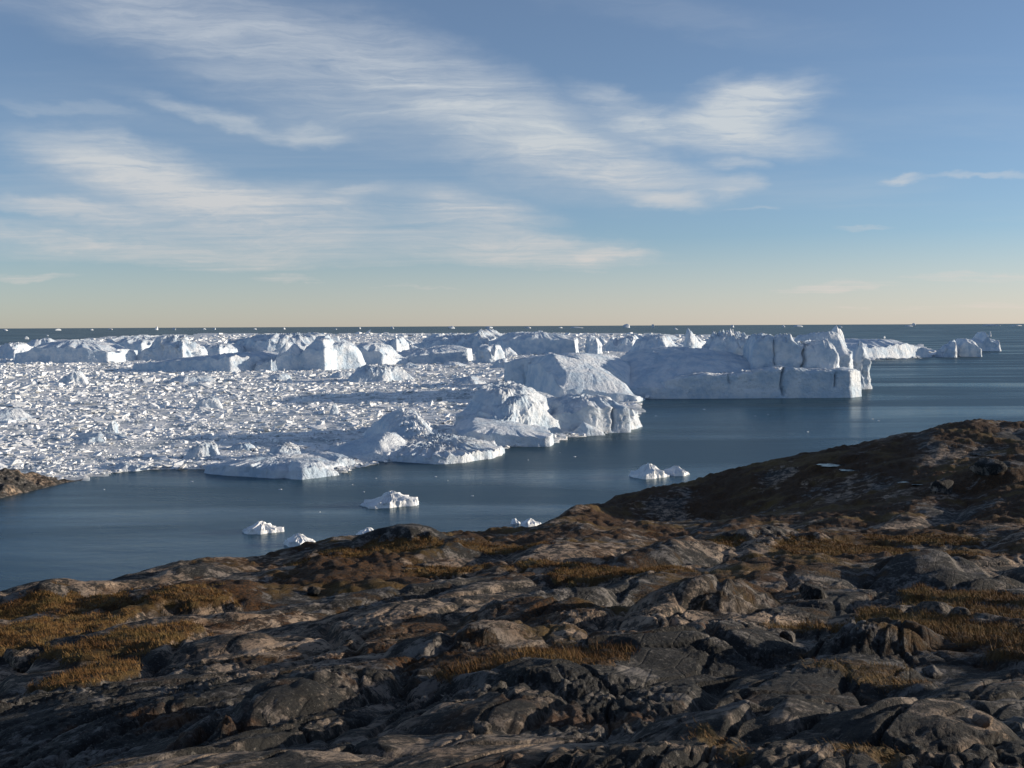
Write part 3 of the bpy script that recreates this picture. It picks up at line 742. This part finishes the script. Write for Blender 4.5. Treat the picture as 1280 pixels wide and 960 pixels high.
berg('arched iceberg with a gleaming white right face beside the pyramid', [
    ('shaded_block', P(364, 415, 464, [(364, 448), (374, 436), (383, 429), (390, 424), (400, 424), (410, 428), (415, 436)], 70, lean=.06, rough=.25, rub=.3)),
    ('gleaming_face', P(404, 448, 463, [(404, 430), (412, 428), (424, 428), (432, 432), (438, 440), (444, 452), (448, 459)], 60, lean=.1, rough=.3, rub=.2, edge=.2, poly=[(0, .1), (.06, 0), (.95, .5), (1, .7), (.9, 1), (.1, .9)], gy=[(0, .85), (.4, 1), (1, .9)])),
    ('crest', P(384, 414, 455, [(384, 424), (390, 420), (398, 421), (405, 419), (409, 422), (414, 427)], 40, rough=.5, rub=.6, lean=.2))])
berg('smooth grey blue wedge iceberg with white rim right of the arch', [('w', P(432, 497, 457, [(432, 430), (440, 428), (455, 429), (466, 431), (475, 434), (485, 443), (497, 448)], 80, lean=.05, rough=.25, rub=.35, poly=ENDLIT))])
berg('low white crusted berg poking above the grey blue wedge', [('w', P(470, 502, 445, [(470, 432), (478, 427), (486, 426), (494, 422), (500, 425), (502, 430)], 80, rough=.6, rub=.9, lean=.15))])
berg('long flat faced iceberg ending in white folds, middle distance', [
    ('flat_face', P(492, 604, (455, 453), [(492, 446), (510, 441), (535, 437), (560, 434), (590, 431), (604, 432)], 90, lean=.03, rough=.18, rub=.5)),
    ('white_folds', P(590, 626, 455, [(590, 434), (598, 431), (606, 432), (615, 432), (622, 433), (626, 437)], 60, lean=.08, rough=.8, rub=.4, flute=2.0, poly=ENDLIT))])
berg('wide hummocky ice hills just below the horizon, centre left', [('h', P(500, 630, 441, [(500, 431), (520, 425), (545, 420), (563, 421), (585, 418), (592, 413), (600, 417), (615, 418), (622, 422), (630, 424)], 260, lean=.1, rough=.6, rub=.9))])
berg('broad flat iceberg with carved white notches, centre, near the horizon', [
    ('flat_body', P(622, 738, (444, 443), [(622, 424), (640, 418), (660, 416), (685, 416), (710, 418), (728, 419), (738, 420)], 200, lean=.03, rough=.2, rub=.5)),
    ('carved_notch', P(730, 752, 444, [(730, 419), (736, 419), (742, 422), (748, 426), (752, 430)], 60, lean=.08, rough=.7, rub=.3, flute=2, poly=ENDLIT))])
berg('low rubbled white ridge right of the carved iceberg', [('r', P(750, 800, 440, [(750, 432), (760, 421), (766, 427), (780, 422), (790, 419), (800, 424)], 160, lean=.2, rough=.7, rub=1.0))])
berg('blue shaded rounded ice hill left of the white fin', [('h', P(778, 852, 455, [(778, 440), (790, 428), (805, 420), (825, 418), (840, 420), (852, 428)], 130, lean=.1, rough=.35, rub=.5, gy=[(0, .6), (.3, .9), (.6, 1), (1, .9)]))])
berg('low white hummocks at left edge below the horizon', [('h', P(-14, 24, 449, [(-14, 434), (0, 430), (8, 429), (16, 434), (24, 440)], 70, lean=.25, rough=.7, rub=1.0))])
berg('white topped ice ridge behind the long shaded ridge, left of centre', [('r', P(262, 346, (444, 446), [(262, 430), (280, 424), (300, 420), (318, 418), (332, 421), (346, 430)], 190, lean=.12, rough=.5, rub=.9))])
berg('thin far ice ridge between the flat iceberg and the jumbled pile', [('r', P(95, 192, 443, [(95, 431), (120, 424), (140, 420), (160, 424), (180, 426), (192, 430)], 220, lean=.1, rough=.4, rub=.6))])
berg('small white berg on the far ridge above the shaded ridge', [('r', P(226, 282, 447, [(226, 436), (240, 432), (262, 431), (276, 430), (282, 434)], 120, lean=.15, rough=.5, rub=.8))])
berg('low shaded iceberg trailing right of the huge long one', [('r', P(1078, 1182, (450, 446), [(1078, 430), (1095, 427), (1110, 429), (1125, 424), (1140, 424), (1160, 432), (1182, 438)], 160, lean=.12, rough=.2, rub=.25))])
berg('isolated iceberg with bright ragged left side in open water at right', [
    ('bright_side', P(1179, 1206, 447, [(1179, 438), (1184, 433), (1190, 432), (1197, 426), (1203, 424), (1206, 426)], 60, lean=.12, rough=.9, rub=.6, poly=ENDLIT)),
    ('shaded_side', P(1198, 1233, 446, [(1198, 428), (1206, 424), (1215, 424), (1222, 427), (1228, 434), (1233, 444)], 80, lean=.08, rough=.3, rub=.3))])
berg('faint low iceberg far right behind the isolated one', [('r', P(1214, 1258, 439, [(1214, 424), (1228, 425), (1236, 415), (1240, 424), (1250, 425), (1254, 424), (1258, 428)], 120, lean=.12, rough=.35, rub=.3))])
berg('rounded white hump of ice at the left edge of the brash', [('h', P(-14, 58, (529, 525), [(-14, 517), (5, 511), (20, 510), (32, 510), (42, 517), (58, 523)], 30, lean=.25, rough=.4, rub=.4, gy=DOME))])
berg('dark blue ice step right of centre between the two big bergs', [('s', P(640, 712, (512, 511), [(640, 500), (655, 497), (675, 491), (690, 494), (712, 500)], 40, lean=.15, rough=.5, rub=.7))])
CROWD = [((-20, 120, 432, 448), 'hummocky low berg crowded behind the flat topped iceberg at far left', 7), ((150, 330, 430, 458), 'hummocky low berg crowded round the jumbled pile and shaded ridge', 10),
         ((330, 500, 428, 446), 'hummocky low berg crowded behind the pyramid and the arch', 9), ((480, 640, 426, 462), 'hummocky low berg crowded round the flat faced iceberg', 10),
         ((630, 800, 426, 440), 'hummocky low berg crowded round the carved iceberg', 8), ((770, 960, 424, 436), 'hummocky low berg crowded behind the white fin', 9), ((560, 620, 462, 486), 'low rubble berg left of the domed iceberg', 3)]
rc = random.Random(21)
for (x0, x1, y0, y1), lab, cnt in CROWD:
    items = []
    for _ in range(cnt):
        cx, py = rc.uniform(x0, x1), rc.uniform(y0, y1)
        hw = rc.uniform(9, 26); hh = min(rc.uniform(4, 12), py - 416) if py < 440 else rc.uniform(5, 13)
        hh = max(hh, 3)
        k_ = rc.uniform(.2, .8)
        prof = [(cx - hw, py - hh * .35), (cx - hw * .6, py - hh * rc.uniform(.5, .9)), (cx - hw + 2 * hw * k_, py - hh), (cx + hw * .75, py - hh * rc.uniform(.5, .95)), (cx + hw, py - hh * .4)]
        prof.sort()
        mpp = sea(cx, py).y / FPX
        ob_ = berg(lab, [('b', P(cx - hw, cx + hw, py, prof, rc.uniform(1.0, 2.2) * hw * mpp, lean=rc.uniform(.15, .6), edge=rc.uniform(.3, .9), rough=rc.uniform(.4, .8), rub=rc.uniform(.4, 1.1), poly=rc.choice([None, ENDLIT, WEDGE])))], group='crowded low bergs')
        items.append((ob_, cx, py, hw, hh))
    nn_ = 'low rubble berg' if lab.startswith('low') else 'hummocky low berg'
    single_out(items, nn_, lab[len(nn_) + 1:])
# lone floes in the open water and bergy bits in the brash
FLOES = [
    ('white hummocked floe adrift in open water, the widest of the lone floes', 452, 530, (637, 634), [(452, 630), (465, 625), (480, 621), (492, 617), (505, 618), (515, 620), (526, 623), (530, 628)], 13),
    ('lumpy white floe adrift left of the widest lone floe', 300, 356, (669, 667), [(300, 662), (312, 655), (322, 653), (332, 656), (345, 660), (356, 662)], 8),
    ('flat topped white floe close to the near shore rocks', 355, 396, (685, 683), [(355, 674), (365, 670), (375, 669), (388, 672), (396, 677)], 7),
    ('small white floe peeping over the shore rocks, left of centre', 446, 476, (672, 671), [(446, 665), (455, 662), (465, 660), (472, 663), (476, 666)], 5),
    ('larger of the twin white floes off the dark hillside', 800, 846, (600, 597), [(800, 592), (810, 587), (818, 580), (826, 583), (834, 585), (840, 591), (846, 594)], 11),
    ('smaller of the twin white floes off the dark hillside', 843, 868, (596, 594), [(843, 589), (850, 583), (858, 584), (865, 588), (868, 591)], 8),
    ('tiny white floe hugging the shore below the dark hillside', 655, 680, (659, 657), [(655, 653), (662, 649), (670, 650), (680, 654)], 4),
    ('tiny round white ice bit beside the shore, left of its neighbour', 641, 652, (656, 655), [(641, 652), (646, 648), (652, 652)], 2.5),
]
for lab, a, b, py, prof, dep in FLOES:
    berg(lab, [('floe', P(a, b, py, prof, dep, lean=.05, rough=.9, rub=1.5, edge=.95, step=.6, poly=WEDGE))], cat='ice floe', name='ice_floe', mat=BRASH)
BITS = [
    ('pair peaked white berg bit far out in the left brash ice', 66, 104, 481, [(66, 476), (74, 471), (80, 472), (90, 463), (96, 466), (104, 474)], 18),
    ('blue shaded block with white right edge in the middle brash ice', 236, 276, 513, [(236, 509), (246, 500), (262, 497), (268, 501), (276, 508)], 16),
    ('sharp white spire in the left brash ice', 126, 148, 546, [(126, 540), (132, 532), (136, 526), (141, 533), (148, 542)], 9),
    ('low white block left of the sharp spire', 92, 128, 558, [(92, 553), (104, 548), (115, 547), (128, 553)], 10),
    ('faceted white block near the front edge of the brash ice', 222, 273, 576, [(222, 570), (232, 562), (242, 558), (255, 554), (265, 559), (273, 565)], 14),
    ('flat ice slab with white end at the front edge of the brash ice', 144, 202, (591, 587), [(144, 582), (160, 579), (180, 582), (196, 582), (202, 584)], 14),
    ('rubbly white mound behind the low ice mass', 322, 378, 578, [(322, 568), (335, 560), (350, 557), (365, 562), (378, 570)], 20),
    ('white bit on the bank between floe and brash', 405, 440, 566, [(405, 560), (415, 555), (428, 556), (440, 562)], 12),
    ('long white rib of ice in the middle brash', 443, 465, 542, [(443, 538), (450, 536), (460, 535), (465, 538)], 8),
    ('upright white block on the pale scattered slope', 410, 424, 520, [(410, 514), (417, 505), (421, 509), (424, 516)], 7),
    ('blue bank with white rim in the far brash, left of the domed iceberg', 440, 524, (480, 478), [(440, 470), (455, 463), (470, 458), (485, 460), (500, 458), (512, 462), (524, 470)], 50),
    ('low shaded block in the left brash above the rocky point', 84, 160, 552, [(84, 547), (110, 540), (135, 543), (160, 548)], 12),
    ('white block in the brash right of the faceted block', 280, 316, 566, [(280, 561), (290, 556), (304, 555), (316, 561)], 12),
    ('low hummock in the far brash below the shaded ridge', 200, 262, 480, [(200, 475), (220, 470), (240, 471), (262, 476)], 40),
    ('blocky white hummock below the white pyramid', 330, 360, 476, [(330, 471), (342, 467), (352, 468), (360, 472)], 25),
    ('white hummock below the gleaming arch', 408, 440, 474, [(408, 469), (420, 465), (432, 466), (440, 470)], 25),
]
for lab, a, b, py, prof, dep in BITS:
    berg(lab, [('bit', P(a, b, py, prof, dep, lean=.25, rough=.75, rub=1.1, edge=.25, poly=WEDGE))], cat='ice block', name='ice_block', mat=ICE)

# ------------------------------------------------------------------ brash ice
PACK = [(-420, 640), (-200, 618), (60, 605), (110, 599), (150, 590), (205, 586), (250, 588), (300, 592), (430, 590), (470, 582), (500, 575), (560, 572), (640, 560), (690, 553), (780, 536), (800, 520), (800, 500),
        (830, 494), (940, 480), (1060, 470), (1090, 452), (1170, 446), (1180, 440), (1100, 428), (900, 421), (640, 417), (300, 419), (120, 424), (0, 434), (-420, 440)]
def inside(px, py, poly):
    c = np.zeros(px.shape, bool); j = len(poly) - 1
    for i in range(len(poly)):
        xi, yi = poly[i]; xj, yj = poly[j]
        if yi != yj:
            c ^= ((yi > py) != (yj > py)) & (px < (xj - xi) * (py - yi) / (yj - yi) + xi)
        j = i
    return c
def sea_np(px, py):
    dx_ = fw.x * FPX + rt.x * (px - 640) + up.x * (480 - py); dy_ = fw.y * FPX + rt.y * (px - 640) + up.y * (480 - py); dz_ = fw.z * FPX + rt.z * (px - 640) + up.z * (480 - py)
    s_ = -CAM_H / dz_
    return dx_ * s_, dy_ * s_
def make_slush():
    gx = np.linspace(-420, 1190, 330); gy_ = 408 + np.geomspace(8.6, 232, 130)
    X, Y = np.meshgrid(gx, gy_)
    ins = inside(X + 8 * n2(X / 17, Y / 6, 60), Y + 3 * n2(X / 19, Y / 7, 61) + 2.5, PACK)
    wx, wy = sea_np(X, Y)
    z = .15 + .8 * np.abs(n2(wx / 9, wy / 9, 62)) + 1.5 * np.abs(n2(wx / 34, wy / 34, 63))
    z = np.where(ins, z, -.3)
    n = len(gx); i, j = np.meshgrid(np.arange(len(gy_) - 1), np.arange(n - 1), indexing='ij')
    F = np.stack([i * n + j, (i + 1) * n + j, (i + 1) * n + j + 1, i * n + j + 1], -1).reshape(-1, 4)
    keep = ins.ravel()[F].any(1)
    return mesh_np('slush_ice', np.stack([wx.ravel(), wy.ravel(), z.ravel()], 1), F[keep])
tag(obj('slush_ice', make_slush(), SLUSH), 'grey white slush between the pieces of brash ice', 'slush', kind='stuff')
ICO_V = np.array([(-1, -1, -1), (1, -1, -1), (1, 1, -1), (-1, 1, -1), (-1, -1, 1), (1, -1, 1), (1, 1, 1), (-1, 1, 1)], float) * .72
ICO_F = np.array([(0, 2, 1), (0, 3, 2), (4, 5, 6), (4, 6, 7), (0, 1, 5), (0, 5, 4), (1, 2, 6), (1, 6, 5), (2, 3, 7), (2, 7, 6), (3, 0, 4), (3, 4, 7)])
def make_brash(n):
    r = np.random.default_rng(5)
    px = r.uniform(-330, 1190, n * 4); py = 408 + np.exp(r.uniform(math.log(9), math.log(215), n * 4))
    dens = np.clip((py - 408) / 60, .25, 1.0) * np.clip(.75 + .9 * n2(px / 45, py / 11, 65), .3, 1)
    k = inside(px + 8 * n2(px / 17, py / 6, 60), py + 3 * n2(px / 19, py / 7, 61), PACK) & (r.uniform(0, 1, n * 4) < dens)
    px, py = px[k][:n], py[k][:n]; n = len(px)
    wx, wy = sea_np(px, py)
    mpp = np.hypot(wx, wy) / FPX
    size = np.maximum(.6, np.minimum(r.lognormal(.18, .66, n), 4.4) * mpp * 1.28) * np.clip(1 - .25 * sstep(600, 1500, wy), .5, 1)
    size = size * (1 + .35 * n2(wx / 60, wy / 60, 64))
    lone = r.uniform(0, 1, n) < .03
    hgt = np.where(lone, r.uniform(.5, 1.0, n), r.uniform(.14, .44, n))
    th = r.uniform(0, 2 * math.pi, n)
    V = ICO_V[None] * (1 + r.uniform(-.34, .34, (n, 8, 1)))
    V = V + r.uniform(-.30, .30, (n, 8, 3))
    V = V * np.stack([size * r.uniform(.8, 1.5, n), size * r.uniform(.7, 1.1, n), size * hgt], 1)[:, None]
    tl = r.normal(0, .22, n)[:, None]
    V[..., 2] += V[..., 0] * tl
    c_, s_ = np.cos(th)[:, None], np.sin(th)[:, None]
    X = V[..., 0] * c_ - V[..., 1] * s_ + wx[:, None]; Y = V[..., 0] * s_ + V[..., 1] * c_ + wy[:, None]
    Z = V[..., 2] + (size * hgt * .35 + .1 + .8 * np.abs(n2(wx / 9, wy / 9, 62)) + 1.5 * np.abs(n2(wx / 34, wy / 34, 63)))[:, None]
    F = (ICO_F[None] + (np.arange(n) * 8)[:, None, None]).reshape(-1, 3)
    return mesh_np('brash_ice', np.stack([X, Y, Z], -1).reshape(-1, 3), F, False)
tag(obj('brash_ice', make_brash(66000), BRASH), 'dense field of small white brash ice covering the fjord', 'brash ice', kind='stuff')

# the biggest pieces of the brash, each a thing of its own
def lump_mesh(seed, detail=14):
    nu, nv = detail * 2, detail
    U, Vv = np.meshgrid(np.linspace(0, 2 * math.pi, nu + 1)[:-1], np.linspace(.02, math.pi - .02, nv))
    x, y, z = np.sin(Vv) * np.cos(U), np.sin(Vv) * np.sin(U), np.cos(Vv)
    k = 1 + .38 * n3(x * 1.2 + seed * 3.3, y * 1.2, z * 1.2, 70) + .22 * (np.abs(n3(x * 2.6, y * 2.6 + seed, z * 2.6, 71)) - .2) + .14 * n3(x * 5, y * 5 + seed, z * 5, 72)
    fac = np.stack([x, y, z], -1) * k[..., None]
    # chop it with a few planes so that it has facets
    r = np.random.default_rng(seed)
    for _ in range(7):
        nrm_ = r.normal(size=3); nrm_ /= np.linalg.norm(nrm_); d0 = r.uniform(.45, .8)
        over = np.maximum(fac @ nrm_ - d0, 0)
        fac = fac - over[..., None] * nrm_ * .85
    V = fac.reshape(-1, 3)
    i, j = np.meshgrid(np.arange(nv - 1), np.arange(nu), indexing='ij')
    F = np.stack([i * nu + j, (i + 1) * nu + j, (i + 1) * nu + (j + 1) % nu, i * nu + (j + 1) % nu], -1).reshape(-1, 4)
    return mesh_np('ice_chunk', V, F, True)
LUMPS = [lump_mesh(s) for s in range(8)]
for l_ in LUMPS: l_.materials.append(BRASH)
ZONES = [((-20, 130, 455, 520), 'white chunk in the far left brash ice below the flat topped iceberg'), ((130, 330, 468, 520), 'white chunk in the far brash ice below the long shaded ridge'),
         ((330, 600, 470, 505), 'white chunk in the far brash ice below the pyramid and arch'), ((-10, 150, 520, 596), 'white chunk in the near left brash ice above the rocky point'),
         ((150, 330, 520, 578), 'white chunk in the near brash ice behind the faceted block'), ((330, 480, 505, 560), 'white chunk in the middle brash ice left of the scattered slope')]
rz = random.Random(3)
for (x0, x1, y0, y1), lab in ZONES:
    items = []
    for _ in range(20):
        px, py = rz.uniform(x0, x1), rz.uniform(y0, y1)
        p = sea(px, py); mpp = p.y / FPX
        sz = rz.uniform(2.6, 6.0) * mpp
        o = obj('ice_chunk', rz.choice(LUMPS)); o.location = (p.x, p.y, sz * .15)
        o.scale = (sz * rz.uniform(1, 1.5), sz * rz.uniform(.7, 1), sz * rz.uniform(.55, .95)); o.rotation_euler = (rz.uniform(-.3, .3), rz.uniform(-.3, .3), rz.uniform(0, 6.28))
        tag(o, lab, 'ice chunk', 'loose chunks in the brash ice')
        items.append((o, px, py, o.scale[0] / mpp, o.scale[2] / mpp))
    single_out(items, 'white chunk', lab[len('white chunk '):])
# blocks strewn over the pale slope
from mathutils.bvhtree import BVHTree
_bv = BVHTree.FromPolygons([v.co + SLOPE.location for v in SLOPE.data.vertices], [tuple(p.vertices) for p in SLOPE.data.polygons])
items = []
for _ in range(60):
    px, py = rz.gauss(520, 15), rz.gauss(530, 14)
    hit_, nor_, idx_, dst_ = _bv.ray_cast(Vector((0, 0, CAM_H)), ray(px, py).normalized())
    if hit_ is None: continue
    sz = rz.uniform(1.4, 3.4) * hit_.y / FPX
    o = obj('ice_chunk', rz.choice(LUMPS)); o.location = hit_ + Vector((0, 0, sz * .4))
    o.scale = (sz * .8, sz * .8, sz * rz.uniform(.8, 1.5)); o.rotation_euler = (rz.uniform(-.5, .5), rz.uniform(-.5, .5), rz.uniform(0, 6.28))
    tag(o, 'x', 'ice chunk', 'blocks strewn on the pale slope')
    items.append((o, px, py, sz, o.scale[2]))
single_out(items, 'bright white block', 'strewn on the pale blue ice slope')
# bergs out by the horizon: px, py, width, height (pixels)
HOR = [(6, 411, 6, 3), (72, 410, 8, 3), (114, 409, 6, 2), (138, 409, 6, 2), (195, 410, 6, 4), (218, 411, 5, 3), (255, 410, 5, 3), (268, 410, 5, 3), (33, 422, 6, 4), (59, 419, 4, 2), (319, 407, 5, 2), (355, 407, 5, 3),
       (490, 408, 5, 3), (564, 405, 8, 3), (612, 405, 14, 4), (660, 404, 8, 2), (700, 405, 8, 2), (783, 405, 11, 6), (816, 407, 5, 4), (915, 405, 7, 3), (979, 407, 4, 4), (997, 404, 12, 3), (1050, 408, 5, 3), (1142, 405, 5, 4),
       (1134, 404, 14, 2), (1240, 403, 20, 2), (1105, 421, 4, 4), (1270, 403, 16, 2), (1237, 418, 5, 6), (845, 411, 5, 2), (720, 409, 16, 2), (420, 411, 4, 2), (450, 410, 4, 2)]
HOR.sort()
for i, (px, py, wd, hg) in enumerate(HOR):
    hz_y = 407 - (px - 640) * 6 / 1280.
    p = sea(px, max(py + hg * .5, hz_y + 3.4))
    mpp = p.y / FPX
    o = obj('iceberg', LUMPS[i % 8].copy()); o.data.materials.clear(); o.data.materials.append(FAR_ICE)
    o.location = (p.x, p.y, 0); o.scale = (wd * .55 * mpp, wd * .4 * mpp, hg * 1.0 * mpp); o.rotation_euler = (0, 0, i * 1.3)
    k_ = i if i < 17 else len(HOR) - 1 - i
    tag(o, '%s from the %s of the tiny icebergs along the horizon' % (ORD[k_], 'left' if i < 17 else 'right'), 'iceberg', 'icebergs strung along the horizon')

DRIFT = [(944, 520), (960, 518), (1090, 524), (1098, 526), (545, 596), (560, 601), (440, 606), (455, 615), (700, 566), (718, 571), (240, 602), (400, 640), (590, 620), (880, 512), (1010, 540), (350, 612), (470, 598), (660, 575), (820, 520), (130, 612)]
items = []
for i, (px, py) in enumerate(DRIFT):
    p = sea(px, py); sz = rz.uniform(.8, 2.0) * p.y / FPX
    o = obj('ice_chunk', LUMPS[i % 8]); o.location = (p.x, p.y, 0); o.scale = (sz * 1.5, sz, sz * .45); o.rotation_euler = (0, 0, i * 2.1)
    tag(o, 'x', 'ice chunk', 'tiny ice bits adrift in open water'); items.append((o, px, py, sz, sz * (1 + .01 * i)))
single_out(items, 'tiny ice bit', 'adrift in the open water')

# ------------------------------------------------------------------ turf and stones
def make_grass():
    r = np.random.default_rng(9)
    VS, TS = [], []
    for (tx, ty, a, b, st) in TURF:
        d = ty
        if d > 75: continue
        n = int(min(14000, a * b * (900 if d > 9 else 2600) * min(1, (14 / d) ** 1.0)))
        x = tx + r.uniform(-1.15, 1.15, n) * a; y = ty + r.uniform(-1.15, 1.15, n) * b
        z, gm = terrain(x, y)
        k = gm > .30 + .2 * r.uniform(0, 1, n)
        x, y, z = x[k], y[k], z[k]; n = len(x)
        if n == 0: continue
        tuft = n2(x / .5, y / .5, 80); tone = np.clip(.5 + .55 * n2(x / 1.6, y / 1.6, 81) + r.uniform(-.2, .2, n), 0, 1)
        nb = 6
        h = (r.uniform(.04, .15, (n, nb)) * (1 + .6 * tuft[:, None])) * (1 if d > 14 else .55 if d > 9 else .3)
        th = r.uniform(0, 2 * math.pi, (n, nb)); ln = r.uniform(.15, .9, (n, nb)) * h
        wd = np.maximum(.0025, .00028 * d) * r.uniform(.7, 1.5, (n, nb))
        bx = x[:, None] + r.normal(0, .05, (n, nb)); by = y[:, None] + r.normal(0, .05, (n, nb)); bz = z[:, None] - .02 + 0 * bx
        pa = r.uniform(0, 2 * math.pi, (n, nb))
        v0 = np.stack([bx - wd * np.cos(pa), by - wd * np.sin(pa), bz], -1); v1 = np.stack([bx + wd * np.cos(pa), by + wd * np.sin(pa), bz], -1)
        v2 = np.stack([bx + ln * np.cos(th) - .03, by + ln * np.sin(th), bz + h], -1)
        VS.append(np.stack([v0, v1, v2], 2).reshape(-1, 3)); TS.append(np.repeat(np.clip(tone[:, None] + r.uniform(-.25, .25, (n, nb)), 0, 1).ravel(), 3))
    V = np.concatenate(VS); T = np.concatenate(TS)
    me = mesh_np('dry_grass', V, np.arange(len(V)).reshape(-1, 3))
    at_ = me.attributes.new('tint', 'FLOAT', 'POINT'); at_.data.foreach_set('value', T.astype(np.float32))
    return me
tag(obj('dry_grass', make_grass(), GRASS), 'golden brown dry grass filling the hollows between the rocks', 'grass', kind='stuff')

STONES = [('dark square boulder at the left edge beside the golden turf', 32, 836, 26), ('pale loose stone leaning on the slab at bottom centre', 602, 916, 15), ('smaller pale stone beside the leaning stone at bottom centre', 586, 923, 9),
          ('pale upright stone on the far left slope', 392, 742, 8), ('rounded stone below the right hand turf', 1165, 845, 14), ('weathered boulder on the dark hillside at right', 1235, 592, 20), ('low boulder left of the weathered one on the dark hillside', 1178, 614, 16),
          ('flat block beside the smooth slab right of centre', 1020, 748, 20), ('grey block below the smooth slab', 985, 800, 14), ('small stone at the lower right edge', 1225, 905, 13)]
for i, (lab, px, py, hw) in enumerate(STONES):
    x, y = hit(px, py, lambda a, b: terrain(a, b, False)); z = float(terrain(np.array([x]), np.array([y]), False)[0])
    sz = hw * y / FPX
    me = lump_mesh(40 + i, 18); me.name = 'boulder'; me.materials.append(BOULDER)
    o = obj('boulder', me); o.location = (x, y, z + sz * .2); o.scale = (sz * 1.2, sz, sz * .75); o.rotation_euler = (.1, .15, i * 1.7)
    tag(o, lab, 'boulder')
